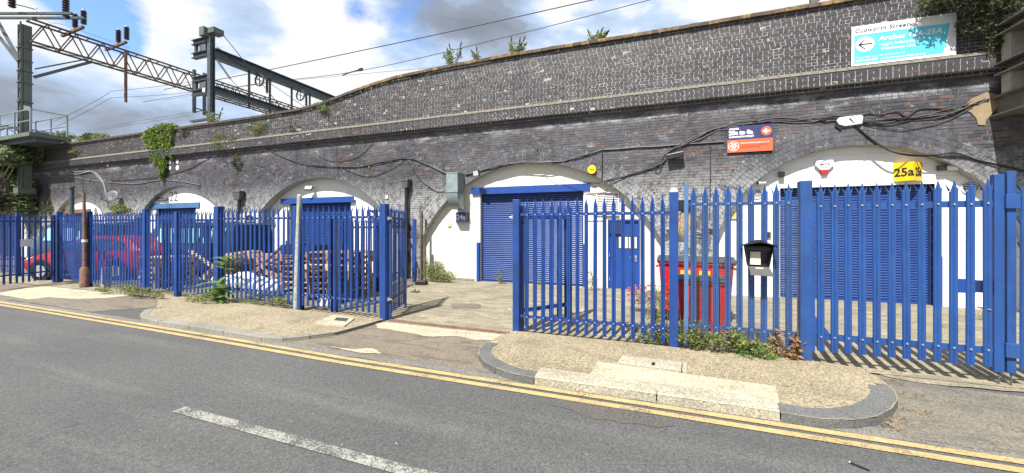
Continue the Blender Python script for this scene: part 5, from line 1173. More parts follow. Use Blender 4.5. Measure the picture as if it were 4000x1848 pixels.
def van(label, loc, rz, mat, L=4.9):
    t = thing('parked_van', label, 'van', loc, rz)
    def sec(x, w, lo, belt, roof, rw): return (x, [(w*.9, lo), (w, lo+.2), (w, lo+.6), (w*.98, belt), (rw, roof)])
    shell([sec(-2.4, .78, .3, .8, .86, .7), sec(-2.2, .88, .25, 1.0, 1.06, .78), sec(-1.6, .92, .22, 1.15, 1.25, .8), sec(-1.1, .93, .22, 1.2, 1.86, .78), sec(-.6, .93, .22, 1.2, 1.95, .78), sec(2.2, .93, .22, 1.2, 1.95, .78), sec(2.4, .91, .25, 1.2, 1.88, .76)], 'body', mat, t)
    for s_ in (-1, 1):
        for x0, x1 in ((-.95, -.2), (0.0, 1.0), (1.15, 2.1)): m = MB(); m.add([(x0, s_*.935, 1.22), (x1, s_*.935, 1.22), (x1, s_*.83, 1.75), (x0+.1, s_*.83, 1.75)], [(0, 1, 2, 3)]); m.build('window', 'van_glass', t)
        for x in (-1.5, 1.5): wl = MB().disc((x, s_*.84, .34), .34, 'y', .2, 24).build('wheel', 'tyre', t, bevel=.02); MB().disc((x, s_*.95, .34), .2, 'y', .03, 18).build('rim', 'zinc', wl)
        MB().box((-2.25, s_*.68, .82), (.2, .22, .2)).build('headlight', 'lamp_glass', t, bevel=.03)
    MB().tube([(-.5, -.6, 2.02), (2.1, -.6, 2.02)], .02).build('roof_rail', 'zinc', t); MB().tube([(-.5, .6, 2.02), (2.1, .6, 2.02)], .02).build('roof_rail', 'zinc', t)
    return t
van('dark blue van with pale turquoise windows parked in front of arch 22', (-16.3, 9.6, .02), R(8), 'car_navy')
van('dark van with a pale roof strip parked in front of arch 21', (-23.6, 9.3, .02), R(5), 'car_navy')
# small things on the ground
g = G(1640, 1114, .02); t = thing('bait_box', 'low black plastic box lying beside the weeds at arch 24a', 'box', (g.x, g.y+.1, .02), R(6)); MB().box((0, 0, .06), (.36, .24, .12), None, 0, .85).build('body', 'black_plastic', t, bevel=.015); MB().box((0, 0, .125), (.26, .12, .02)).build('lid', 'rubber_grey', t, bevel=.006)
g = G(1620, 1142, .02); t = thing('metal_scrap', 'small dark scrap of bent metal on the yard concrete', 'scrap', (g.x, g.y, .02)); MB().bb(-.12, .1, -.04, .04, 0, .02).build('plate', 'ink_black', t); MB().bar((-.02, 0, .01), (.03, 0, .09), .02).build('stub', 'ink_black', t); MB().bar((.08, 0, .01), (.16, .02, .05), .03).build('tongue', 'ink_black', t)
g = G(2430, 1280, .02); t = thing('litter', 'crumpled bright blue litter behind the palisade pales', 'litter', (g.x, g.y+.1, .03)); MB().box((0, 0, .03), (.12, .08, .05), Matrix.Rotation(R(30), 3, 'Z'), 0, .6).build('wrapper', 'blue_litter', t, bevel=.01); MB().box((.14, .02, .02), (.2, .12, .03), None, 0, .8).build('carton', 'paper', t)
g = G(3362, 1830, 0); t = thing('marker_pen', 'black stick lying on the road near the double yellow lines', 'stick', (g.x, g.y, .008), R(-38)); MB().tube([(-.06, 0, .006), (.05, 0, .006)], .006, 8).build('barrel', 'ink_black', t); MB().tube([(-.068, 0, .006), (-.06, 0, .006)], .0055, 8).build('tip', 'paper', t)

# ================================================================== RAILWAY STRUCTURES
def insulator(parent, base, top, r_=.11, n=7, name='insulator'):
    base, top = Vector(base), Vector(top); P = []; rs = []
    for k in range(2*n+1): P.append(base.lerp(top, k/(2*n))); rs.append(r_ if k % 2 else r_*.62)
    MB().tube(P, rs, 10).build(name, 'insulator', parent); MB().tube([top, top+(top-base).normalized()*.09], [r_*.7, r_*.5], 8).build('cap', 'galvanised', parent)
# tall green mast at the left
p = W(97, 750, 10.6); mx, my = p.x, 10.6; t = thing('mast', 'tall grey green railway mast standing on a bracket at the left end of the viaduct', 'mast', (mx, my, 0)); zf = lambda y: W(97, y, my).z
zt, zb_ = zf(100), zf(735)
MB().bb(-.16, .16, -.12, -.10, zb_, zt).build('web_plate', 'rusty_steel', t); MB().bb(.13, .16, -.22, .22, zb_, zt).build('side_plate', 'mast_green', t); MB().bb(-.16, -.13, -.22, .22, zb_, zt).build('side_plate', 'mast_green', t)
MB().bb(-.12, -.04, -.16, -.13, zf(560), zt-.1).build('ladder_stile', 'mast_green', t)
for k in range(14):
    z = zf(500)+(zt-zf(500))*k/14; MB().bar((-.12, -.18, z), (.12, -.18, z+.55 if k % 2 else z-.3), .06, .03).build('lacing_bar', 'truss_steel', t)
for y in (190, 240, 280, 325, 400): MB().bb(-.20, .20, -.26, .26, zf(y)-.03, zf(y)+.03).build('strap', 'steel_grey', t)
MB().bb(-.26, .26, -.34, .34, zf(750)-.1, zb_+.0).build('foot', 'mast_green', t)
MB().bb(.161, .166, -.10, .14, zf(433), zf(415)).build('number_plate', 'sign_white', t)
# working platform with railing
pz = zf(545); px0 = W(-70, 545, my).x-mx; px1 = W(215, 545, my).x-mx
MB().bb(px0, px1, -.9, .5, pz-.25, pz-.05).build('platform', 'mast_green', t); MB().bb(px0+.3, px1-.2, -.6, .3, pz-.45, pz-.25).build('platform_beam', 'steel_grey', t)
for yv in (-.85, .45):
    for k in range(6): xx = px0+(px1-px0)*k/5; MB().bb(xx-.04, xx+.04, yv-.03, yv+.03, pz-.05, pz+1.15).build('railing_post', 'galvanised', t)
    for zz_ in (.55, 1.12): MB().tube([(px0, yv, pz+zz_), (px1, yv, pz+zz_)], .03, 6).build('handrail', 'galvanised', t)
MB().tube([(px1, -.85, pz+1.12), (px1, .45, pz+1.12)], .03, 6).build('handrail', 'galvanised', t)
# lattice gantry across the tracks
def truss(label, x, y0, y1, zt_, zb2, wdt, n, mat='truss_steel', r_=.05, dz=0.0, name='lattice_gantry'):
    t = thing(name, label, 'gantry', (x, y0, 0)); L = y1-y0
    for s_ in (-1, 1):
        MB().bar((s_*wdt/2, 0, zt_), (s_*wdt/2, L, zt_+dz), .09, .09).build('chord', mat, t); MB().bar((s_*wdt/2, 0, zb2), (s_*wdt/2, L, zb2+dz), .09, .09).build('chord', mat, t)
        for k in range(n):
            a, b, c = L*k/n, L*(k+.5)/n, L*(k+1)/n; h0 = dz*k/n
            MB().bar((s_*wdt/2, a, zb2+h0), (s_*wdt/2, b, zt_+h0), r_).build('lacing_bar', mat, t); MB().bar((s_*wdt/2, b, zt_+h0), (s_*wdt/2, c, zb2+h0), r_).build('lacing_bar', mat, t)
    for k in range(n+1):
        h0 = dz*k/n
        for zz_ in (zt_, zb2): MB().bar((-wdt/2, L*k/n, zz_+h0), (wdt/2, L*k/n, zz_+h0), r_*.8).build('cross_bar', mat, t)
        if k < n: MB().bar((-wdt/2, L*k/n, zb2+h0), (wdt/2, L*(k+1)/n, zb2+h0), r_*.7).build('cross_bar', mat, t)
    return t
zt1, zb1 = 13.5, 12.25; gx = mx+.15
tr = truss('long lattice gantry reaching from the tall mast over the tracks', gx, my+.1, 29.8, zt1, zb1, .6, 16)
L = 30-my
MB().bar((0, .2, zb1-1.9), (0, 2.6, zb1-.05), .16, .16).build('knee_brace', 'steel_grey', tr); MB().bar((.1, .2, zb1-1.45), (.1, 2.2, zb1-.1), .07, .07).build('knee_brace', 'steel_blue', tr)
for yy_, dz_ in ((2.45, 2.2),): MB().bar((.4, yy_+1.6, zt1), (.4, yy_+1.6, zb1-dz_), .12, .12).build('dropper_post', 'rusty_steel', tr)
for yy_ in (8.0, 8.7): MB().bar((.5, yy_, zt1+.2), (.5, yy_, zb1-1.8), .2, .16).build('dropper_post', 'steel_blue', tr); MB().bar((.5, yy_, zb1-1.4), (1.9, yy_+.2, zb1-1.9), .09, .09).build('registration_arm', 'ink_black', tr); MB().bar((.5, yy_, zb1-1.8), (1.2, yy_+.1, zb1-1.7), .05, .05).build('registration_arm', 'steel_blue', tr)
for yy_, big in ((1.75, .8), (3.75, .8)):
    MB().bar((-1.0, yy_-.1, zt1+.05), (.9, yy_+.1, zt1+.35), .14, .14).build('bracket_beam', 'rusty_steel', tr)
    insulator(tr, (.25, yy_, zt1+.38), (.25, yy_, zt1+.38+big), .15); insulator(tr, (.95, yy_+.1, zt1+.5), (.95, yy_+.1, zt1+.5+big), .15)
for s_ in (-.25, .25): MB().bar((-5.5, -.6+s_, zt1+1.0), (2.6, 1.0+s_, zt1+.25), .12, .12).build('top_beam', 'steel_blue', tr)
insulator(tr, (-1.0, -.3, zt1+.75), (-1.0, -.3, zt1+1.9), .17, 8); insulator(tr, (1.5, .9, zt1+.35), (1.5, .9, zt1+1.5), .17, 8)
# further truss behind, seen under the platform
t = truss('distant lattice gantry seen low behind the railing of the platform', -52, 12, 34, 10.4, 9.4, .8, 9); MB().bar((0, 12.0, 0), (0, 12.0, 10.4), .35, .35).build('upright', 'steel_blue', t); MB().bar((0, 14.5, 0), (0, 14.5, 10.4), .35, .35).build('upright', 'steel_blue', t)
# lattice work leaning at the far left of the tall mast
for (a, b, lab) in (((0, 85), (78, 235), 'upper sloping strut left of the tall mast'), ((0, 150), (80, 245), 'lower sloping strut left of the tall mast')):
    A_, B_ = W(a[0]-30, a[1]-40, my+.3), W(b[0], b[1]+5, my+.3); o = MB().bar(A_, B_, .13, .13).build('strut', 'steel_grey'); tag(o, lab, 'strut')
# blue portal with twin beams
bx, by = -20.7, 12.6; zq = lambda y: W(818, y, by).z
t = thing('portal_gantry', 'dark blue steel portal mast with two long beams running over the tracks', 'gantry', (bx, by, 0))
m = MB(); m.bb(-.11, .11, -.12, -.095, 4.5, zq(150)); m.bb(-.11, .11, .095, .12, 4.5, zq(150)); m.bb(-.015, .015, -.095, .095, 4.5, zq(150)); m.build('mast', 'steel_blue', t)
MB().bb(-.35, .0, -.35, .2, zq(150), zq(115)).build('head_box', 'mast_green', t, bevel=.02); MB().bb(.05, .5, -.2, .3, zq(140)-.0, zq(118)).build('head_box', 'steel_grey', t, bevel=.02)
def ibeam(y0, y1, x0, x1, z0, z1, axis='y', mat='steel_blue', parent=None, name='beam', fw=.15):
    m = MB()
    if axis == 'y': m.bb(x0-fw, x0+fw, y0, y1, z0, z0+.035); m.bb(x0-fw, x0+fw, y0, y1, z1-.035, z1); m.bb(x0-.02, x0+.02, y0, y1, z0+.035, z1-.035)
    else: m.bb(x0, x1, y0-fw, y0+fw, z0, z0+.035); m.bb(x0, x1, y0-fw, y0+fw, z1-.035, z1); m.bb(x0, x1, y0-.02, y0+.02, z0+.035, z1-.035)
    return m.build(name, mat, parent)
for ya, yb_ in ((187, 225), (335, 362)):
    za, zbm = zq(ya), zq(yb_); ibeam(.13, 13.5, .0, 0, zbm, za, 'y', parent=t, fw=.2)
    for dz_ in (.55, -.12): ibeam(-.0, 0, -1.35, -.16, za+dz_-.26, za+dz_, 'x', parent=t, name='bracket_beam', fw=.12)
    MB().bb(-1.2, -1.08, -.06, .06, za-.15, za+.3).build('strut', 'steel_blue', t); MB().bb(-.8, -.68, -.06, .06, za-.15, za+.3).build('strut', 'steel_blue', t); MB().bb(-.62, -.25, -.1, .1, za-.12, za+.2).build('winch_box', 'steel_grey', t)
za = zq(225); zl = zq(335)
for yy_ in (1.9, 3.1, 4.5, 5.8): MB().tube([(0, yy_, za), (0, yy_, zl-.6)], .06, 8).build('hanger', 'steel_blue', t)
for yy_ in (2.3, 4.9):
    ring(0, 0, .30, .34, -.04, .04, 20).build('pulley', 'steel_blue', t, (.25, yy_, za-.35)); MB().bar((.25, yy_-.3, za-.35), (.25, yy_+.3, za-.35), .03).build('spoke', 'steel_blue', t); MB().bar((.25, yy_, za-.65), (.25, yy_, za-.05), .03).build('spoke', 'steel_blue', t); insulator(t, (.1, yy_+.55, za-.1), (.1, yy_+.55, za-.8), .08, 6)
MB().tube([(.4, .2, zq(125)), (0, 5.2, zl-1.2)], .02, 5).build('stay_wire', 'steel_grey', t); MB().tube([(.1, .2, zq(180)), (.1, 7.0, zl)], .016, 5).build('stay_wire', 'steel_grey', t); MB().tube([(.05, .2, zq(225)), (.2, .8, zq(290))], .05, 8).build('tensioner', 'zinc', t); MB().tube([(.2, .8, zq(290)), (.6, 3.4, zq(470))], .014, 5).build('stay_wire', 'steel_grey', t)
MB().bb(-1.5, -.16, -.1, .1, zq(468), zq(462)).build('bracket_beam', 'steel_blue', t)
# overhead wires
def ohw(label, pts, Y, r_=.012):
    P = [W(x, y, Y) for x, y in pts]; P = smooth_path(P, 5); t = thing('overhead_wire', label, 'wire', tuple(P[0])); MB().tube([p-P[0] for p in P], r_, 5).build('wire', 'cable_black', t)
ohw('thick overhead wire, the highest one crossing the sky', [(640, 350), (1000, 283), (1660, 145), (2314, 0), (2700, -85)], 16, .022)
ohw('overhead wire carrying a small turnbuckle, second highest over the parapet', [(560, 398), (1000, 328), (1416, 275), (2000, 139), (2537, 0), (2900, -95)], 18, .018)
ohw('thin contact wire just above the parapet coping', [(640, 392), (1000, 331), (1400, 290), (1700, 262), (2008, 217), (2300, 170)], 18, .010)
ohw('upper wire running from the rusty dropper to the blue portal', [(430, 357), (600, 340), (820, 310)], 17, .014)
ohw('lower wire running from the rusty dropper to the blue portal', [(430, 383), (680, 367), (1000, 330)], 17, .014)
ohw('upper wire falling left from the rusty dropper', [(428, 362), (330, 418), (210, 475)], 17, .014)
ohw('lower wire falling left from the rusty dropper', [(432, 384), (330, 440), (215, 498)], 17, .014)
ohw('far pair of wires low in the sky, the upper one', [(340, 510), (560, 470), (800, 430)], 21, .012)
ohw('far pair of wires low in the sky, the lower one', [(340, 516), (560, 480), (800, 440)], 21, .012)
ohw('thin earth wire sloping down from the insulators over the lattice gantry', [(150, 30), (143, 42), (190, 85), (250, 98), (380, 142), (506, 188)], 14.5, .014)
ohw('earth wire between the two big insulators on the tall mast', [(62, 18), (95, 25), (135, 36)], 10.5, .03)
P = W(1395, 278, 18); t = thing('turnbuckle', 'small turnbuckle on the second overhead wire', 'turnbuckle', tuple(P)); MB().bar((-.35, 0, .0), (.1, 0, .05), .05).build('rod', 'ink_black', t); MB().bar((-1.1, 0, -.09), (-.35, 0, .02), .07, .03).build('link', 'ink_black', t); MB().bar((.15, 0, .04), (.4, 0, .07), .12).build('clamp', 'ink_black', t)
# second mast foot behind the parapet, top right
P = W(3265, 10, 12.6); t = thing('lattice_mast', 'dark lattice mast rising behind the parapet at the top edge', 'mast', (P.x, 12.6, 0))
for s_ in (-.5, .5): MB().bar((s_*1.2, 0, 5.3), (s_*.6, 0, 13), .14, .14).build('leg', 'truss_steel', t)
for k in range(8): z = 6.2+k*.8; MB().bar((-.6, 0, z), (.6, 0, z+.8), .08).build('lacing_bar', 'rusty_steel', t); MB().bar((.6, 0, z), (-.6, 0, z+.8), .08).build('lacing_bar', 'rusty_steel', t)
# steel bridge crossing at the right
BX = 6.66; t = thing('steel_bridge', 'weathered steel bridge deck over the road at the right edge', 'bridge', (BX, 0, 0))
def ib2(x, y0, y1, z0, z1, name, fw=.13, mat='bridge_steel'):
    m = MB(); m.bb(x-fw, x+fw, y0, y1, z0, z0+.03); m.bb(x-fw, x+fw, y0, y1, z1-.03, z1); m.bb(x-.015, x+.015, y0, y1, z0+.03, z1-.03); return m.build(name, mat, t)
ib2(.12, 7.6, D-.01, 4.14, 4.55, 'girder'); 
MB().bb(.30, 6.5, 7.6, D-.01, 4.16, 4.5).build('deck_plate', 'bridge_steel', t)
for k, y in enumerate((10.9, 9.7, 8.5)):
    MB().bb(.03, .26, y-.11, y+.11, 4.55, 4.95).build('stub_column', 'bridge_concrete', t); MB().bb(.03, .30, y-.11, y+.11, 5.2, 5.75).build('stub_column', 'bridge_concrete', t)
ib2(.14, 7.6, 11.05, 4.95, 5.2, 'girder', .2); ib2(.14, 7.6, 11.05, 5.75, 5.98, 'girder', .22)
MB().bb(.36, 6.5, 7.6, 11.0, 4.98, 5.95).build('infill_plate', 'bridge_steel', t)
# ================================================================== PLANTS
def leaves(n, sampler, size, mat, name, parent, aspect=0.5, up=0.3, seed=0, droop=0.0):
    g = np.random.default_rng(seed+11); C = sampler(g, n); n = len(C)
    d = g.normal(size=(n, 3)); d[:, 2] = d[:, 2]*0.6+up-droop; d /= np.linalg.norm(d, axis=1)[:, None]
    r = g.normal(size=(n, 3)); s = np.cross(d, r); s /= np.linalg.norm(s, axis=1)[:, None]+1e-9; nn = np.cross(d, s)
    L = size*g.uniform(0.6, 1.35, (n, 1)); w = L*aspect*0.5
    V = np.stack([C, C+d*L*.5+s*w+nn*w*.3, C+d*L, C+d*L*.5-s*w+nn*w*.3], 1)
    me = bpy.data.meshes.new(name); me.vertices.add(n*4); me.vertices.foreach_set('co', V.reshape(-1)); me.loops.add(n*4); me.loops.foreach_set('vertex_index', np.arange(n*4)); me.polygons.add(n)
    me.polygons.foreach_set('loop_start', np.arange(n)*4); me.polygons.foreach_set('loop_total', np.full(n, 4)); me.update(calc_edges=True); me.shade_flat(); me.materials.append(M[mat])
    o = put(name, me, parent); o['kind'] = 'stuff'; return o
def blobs(bl, hollow=0.0):
    def f(g, n):
        w = np.array([b[3]*b[4]*b[5] for b in bl])**.75; w /= w.sum(); k = g.choice(len(bl), n, p=w); B = np.array(bl)[k]
        d = g.normal(size=(n, 3)); d /= np.linalg.norm(d, axis=1)[:, None]; r = g.uniform(hollow, 1, (n, 1))**.5
        return B[:, :3]+d*r*B[:, 3:6]*g.uniform(.8, 1.1, (n, 1))
    return f
def plant(name, label, cat, loc, bl, n, size, mat, stems=(), aspect=.5, group=None, stemr=.012, seed=0, stemmat='bark', up=.3, droop=0.0):
    t = thing(name, label, cat, loc, 0, group); leaves(n, blobs(bl), size, mat, 'foliage', t, aspect, up, seed, droop)
    if stems:
        m = MB()
        for s_ in stems: m.tube(s_, [stemr*(1-.7*i/(len(s_)-1)) for i in range(len(s_))], 5)
        m.build('stem', stemmat, t)
    return t
rd = random.Random(5)
def bush_blobs(w, d, h, k, seed):
    q = random.Random(seed); return [(q.uniform(-w, w), q.uniform(-d, d), q.uniform(.15, .8)*h, q.uniform(.15, .35)*w+.05, q.uniform(.2, .45)*d+.04, q.uniform(.15, .35)*h) for _ in range(k)]
# weeds at the foot of the mesh fence
WG = 'weeds along the foot of the fence'
for i, (px, py, w, h, n, mat, lab) in enumerate(((2545, 1322, .42, .34, 900, 'leaf_weed', 'low green weeds at the foot of the fence left of the capped post'), (2640, 1330, .30, .62, 900, 'leaf_weed', 'tall seeding weeds around the capped blue fence post'),
        (2735, 1348, .38, .42, 1500, 'leaf_weed', 'dense weeds in front of the two red bins'), (2850, 1362, .36, .32, 1200, 'leaf_weed', 'spreading low weeds below the letterbox'), (2935, 1374, .15, .2, 260, 'leaf_bright', 'small bright green weed right of the letterbox'),
        (1050, 1176, .3, .3, 500, 'leaf_weed', 'thin weeds at the fence foot between the saplings and the leaning pole'), (1120, 1185, .3, .25, 420, 'leaf_weed', 'dry weeds just left of the leaning pole'), (500, 1138, .7, .28, 800, 'leaf_weed', 'low weeds in a strip behind the bollard'), (600, 1152, .55, .3, 700, 'leaf_weed', 'low weeds at the left gate post of arch 22'), (810, 1168, .35, .22, 380, 'leaf_weed', 'weeds at the right foot of the double gate'))):
    g = G(px, py, .09); plant('weed_clump', lab, 'weeds', (g.x, g.y-.17, .05), bush_blobs(w*1.25, .15, h*.95, 13, i), int(n*1.25), .042, mat, [[(x*w, 0, 0), (x*w+.03, -.02, h*.6), (x*w+rd.uniform(-.05, .08), rd.uniform(-.05, .05), h*1.15)] for x in (-.8, -.5, -.2, .1, .4, .7)], group=WG, stemr=.005, stemmat='stem_green', seed=i)
g = G(3065, 1396, .09)
plant('dry_weed', 'withered brown weed at the foot of the thick blue post', 'weed', (g.x, g.y, .08), [(-.10, 0, .22, .07, .06, .2), (.13, 0, .18, .08, .06, .17), (-.15, 0, .06, .12, .08, .06), (.1, 0, .05, .12, .08, .05)], 330, .07, 'leaf_dry', [[(-.1, 0, 0), (-.08, 0, .25), (-.12, 0, .42)], [(.1, 0, 0), (.13, 0, .2), (.16, 0, .36)]], stemr=.007, seed=40, droop=.5)
# leaf litter along kerbs
def litter_s(g, n):
    pts = [G(x, y, .012) for x, y in ((3350, 1655), (3480, 1640), (3540, 1600), (3530, 1540), (3500, 1490), (3450, 1455), (2950, 1385), (2750, 1370), (2600, 1345), (3030, 1400), (2300, 1490))]; k = g.choice(len(pts), n, p=np.array([3, 3, 3, 3, 2, 3, 3, 3, 2, 4, .5])/29.5)
    P = np.array([list(p) for p in pts])[k]; P[:, 0] += g.normal(0, .16, n); P[:, 1] += g.normal(0, .05, n); P[:, 2] = np.where(k >= 6, .098, .016); return P
o = leaves(420, litter_s, .028, 'leaf_dry', 'leaf_litter', None, .6, 0, 77); o['kind'] = 'stuff'
# bushes in the yard
g = G(1700, 1105, .02)
plant('bush', 'grey green wild bush at the left foot of arch 24a', 'bush', (g.x, g.y+.15, 0), [(-.35, .1, .3, .3, .25, .28), (0, 0, .25, .4, .3, .24), (.35, 0, .2, .35, .25, .18), (-.1, .1, .5, .22, .2, .22), (-.5, .1, .55, .12, .1, .3), (.1, .1, .45, .12, .1, .2)], 3200, .06, 'leaf_weed', [[(x, 0, 0), (x*1.1, 0, .3), (x*1.4, 0, .6)] for x in (-.4, -.2, 0, .2, .35)], aspect=.35, seed=50, stemr=.008, up=.8)
g = G(2595, 1270, .02)
plant('bush', 'sprawling bush with red flowers behind the fence left of the capped post', 'bush', (g.x-.15, g.y+.7, 0), [(.1, 0, .35, .4, .35, .35), (.3, -.3, .5, .2, .3, .5), (-.3, .3, .3, .2, .2, .2), (.25, 0, .8, .15, .15, .3)], 2400, .05, 'leaf_buddleia', [[(x, 0, 0), (x*1.1, 0, .4), (x*1.4, 0, .9)] for x in (-.2, .0, .2, .35)], aspect=.3, seed=51, stemr=.008, up=.9)
m = MB(); q = random.Random(3); t = thing('red_flowers', 'scatter of small red flowers in the bush behind the fence', 'flowers', (g.x-.5, g.y+.9, 0))
for i in range(60): m.box((q.uniform(-.2, .3), q.uniform(-.2, .2), q.uniform(.25, .62)), (.035, .03, .03))
m.build('petals', 'flower_pink', t)['kind'] = 'stuff'
for px, py, h, lab in ((1950, 1108, .55, 'thin weed growing at the foot of the 24a shutter left of centre'), (2310, 1135, .75, 'pair of tall thistles between the shutter and the blue door'), (1335, 1110, .6, 'weeds behind the fence at the foot of the 23a shutter'), (1250, 1150, .7, 'dark weeds behind the leaning pole'), (3850, 1250, .2, 'low grass tuft in the yard at the far right'), (2105, 1112, .15, 'tiny weeds along the foot of the 24a shutter')):
    g = G(px, py, .02); plant('weed', lab, 'weed', (g.x, g.y, 0), [(0, 0, h*.45, .12, .1, h*.45), (.1, 0, h*.3, .1, .1, h*.3)], int(260*h+60), .06, 'leaf_weed', [[(0, 0, 0), (.02, 0, h*.5), (0, 0, h)], [(.08, 0, 0), (.1, 0, h*.4), (.13, 0, h*.75)]], aspect=.35, seed=int(px), stemr=.006, stemmat='stem_green', group='single weeds in the yards')
# saplings by the fence
g = G(880, 1170, .09)
t = thing('sapling', 'bright green sapling with fern like leaves in front of the thick blue post', 'sapling', (g.x, g.y-.12, .06)); m = MB(); C = []
q = random.Random(9)
def frond(b, d, L, k=9):
    P = [Vector(b)+Vector(d)*L*i/k+Vector((0, 0, -.35*L*(i/k)**2)) for i in range(k+1)]; m.tube(P, [.006*(1-.7*i/k) for i in range(k+1)], 4, cap=False)
    for i in range(1, k+1):
        T = (P[i]-P[i-1]).normalized(); S = T.cross(Vector((0, 0, 1))).normalized()
        for s_ in (-1, 1): a = P[i]; e_ = S*s_*.10+T*.03; b_ = T*.022; C.append([a, a+e_*.5+b_, a+e_+Vector((0, 0, -.02)), a+e_*.5-b_])
for i in range(26):
    a = q.uniform(0, 6.28); h = q.uniform(.05, .45); frond((q.uniform(-.35, .35), q.uniform(-.06, .06), h), Vector((math.cos(a)*.8, math.sin(a)*.45, q.uniform(.15, .7))).normalized(), q.uniform(.25, .45))
m.tube([(.15, 0, 0), (.2, 0, .6), (.25, -.02, 1.05)], [.014, .011, .007], 6)
for i in range(9): a = q.uniform(0, 6.28); frond((.2+q.uniform(0, .05), 0, .75+i*.035), Vector((math.cos(a), math.sin(a)*.5, .5)).normalized(), .38)
m.build('stem', 'stem_green', t); mm = MB()
for c in C: mm.add(c, [(0, 1, 2, 3)])
mm.build('foliage', 'leaf_bright', t, fix=False)['kind'] = 'stuff'
# ivy and bushes on the parapet
p = W(620, 560, YP-.1)
plant('ivy', 'bright green ivy hanging over the parapet above arch 22', 'ivy', (p.x, p.y, p.z), [(-.6, .1, .65, .6, .2, .22), (.3, .1, .75, .75, .2, .2), (.9, .1, .6, .3, .2, .3), (-.3, 0, .1, .5, .16, .5), (.45, 0, 0, .45, .16, .55), (.0, 0, -.7, .38, .14, .5), (.35, 0, -1.0, .25, .12, .5), (-.5, 0, -.5, .2, .12, .4), (.8, 0, -.1, .25, .12, .5), (-.9, 0, .3, .3, .12, .4), (1.0, 0, -.6, .12, .1, .3), (.2, 0, -1.5, .15, .1, .3)], 6800, .085, 'leaf_ivy', [[(.1, .05, .7), (.1, 0, 0), (.2, 0, -1.2)], [(-.4, .05, .7), (-.3, 0, 0), (-.2, 0, -.8)]], aspect=.75, seed=60, stemr=.02, up=-.1)
for i, (px, py, w, h, n, mat, lab) in enumerate(((870, 560, 1.1, .75, 2600, 'leaf_weed', 'straggly yellow green bush sprouting from the parapet above arch 23a'), (470, 600, .3, 1.0, 0, 'leaf_weed', ''), (290, 600, .9, .35, 700, 'leaf_weed', 'thin dry plant on the parapet above arch 21'), (1000, 520, .8, .55, 600, 'leaf_weed', 'dry scrub on the parapet below the twin beams'),
        (1270, 415, .4, .45, 420, 'leaf_buddleia', 'small pale bush where the parapet begins to rise'), (720, 520, .5, .5, 350, 'leaf_dark', 'sparse dark growth at the parapet right of the ivy'), (1150, 505, .4, .3, 200, 'leaf_dark', 'withered root tuft on the parapet face'))):
    if not n: continue
    p = W(px, py, YP-.02); plant('parapet_bush', lab, 'bush', (p.x, p.y, p.z-h*.3), [(rd.uniform(-w, w)*.7, rd.uniform(-.15, .1), rd.uniform(-.1, .9)*h, w*.3, .16, h*.28) for _ in range(8)], n, .075, mat, [[(0, 0, -.1), (x*w*.5, -.05, h*.4), (x*w, -.1, h*.9)] for x in (-.9, -.5, 0, .4, .8)], aspect=.35, seed=70+i, stemr=.012, group='plants rooted in the parapet')
BG = 'buddleias growing on the parapet top'
for i, (px, y0, y1, w, n, lab) in enumerate(((1768, 268, 182, .32, 420, 'tall thin buddleia with dark flower spikes, leftmost on the high parapet'), (1875, 256, 198, .28, 170, 'smallest buddleia on the high parapet, second from the left'), (2012, 228, 158, .42, 420, 'broad pale buddleia with many spikes, middle of the high parapet'), (2312, 182, 122, .42, 420, 'rounded buddleia furthest right on the high parapet'), (835, 500, 425, .6, 380, 'pale buddleia beside the foot of the blue portal mast'))):
    p = W(px, y0, YP+.1); h = W(px, y1, YP+.1).z-p.z; t = thing('buddleia', lab, 'buddleia', (p.x, YP+.1, p.z-.05), 0, BG); q = random.Random(i+30); m = MB(); tips = []
    for k in range(6 if w > .3 else 4):
        a = q.uniform(-1, 1); tip = Vector((a*w, q.uniform(-.15, .1), h*q.uniform(.6, 1.0) if k else h)); 
        if k == 0: tip.x = -w*.2
        P = [Vector((a*.04, 0, 0)), tip*.5+Vector((a*.05, 0, .05)), tip]; m.tube(P, [.011, .008, .005], 5); tips.append((P[1], tip))
    m.build('stem', 'stem_green', t)
    def smp(g, nn, tips=tips): k = g.integers(0, len(tips), nn); u = g.uniform(-.9, .85, nn)[:, None]; A_ = np.array([list(a) for a, b in tips])[k]; B_ = np.array([list(b) for a, b in tips])[k]; return np.where(u < 0, A_*(1+u), A_+(B_-A_)*u)+g.normal(0, .02, (nn, 3))
    leaves(n, smp, .12, 'leaf_buddleia', 'foliage', t, .28, .3, 90+i)
    for A_, B_ in tips: dd = (B_-A_).normalized(); MB().tube([B_-dd*.03, B_+dd*.06, B_+dd*.16], [.012, .026, .006], 6).build('flower_spike', 'flower_dark', t)
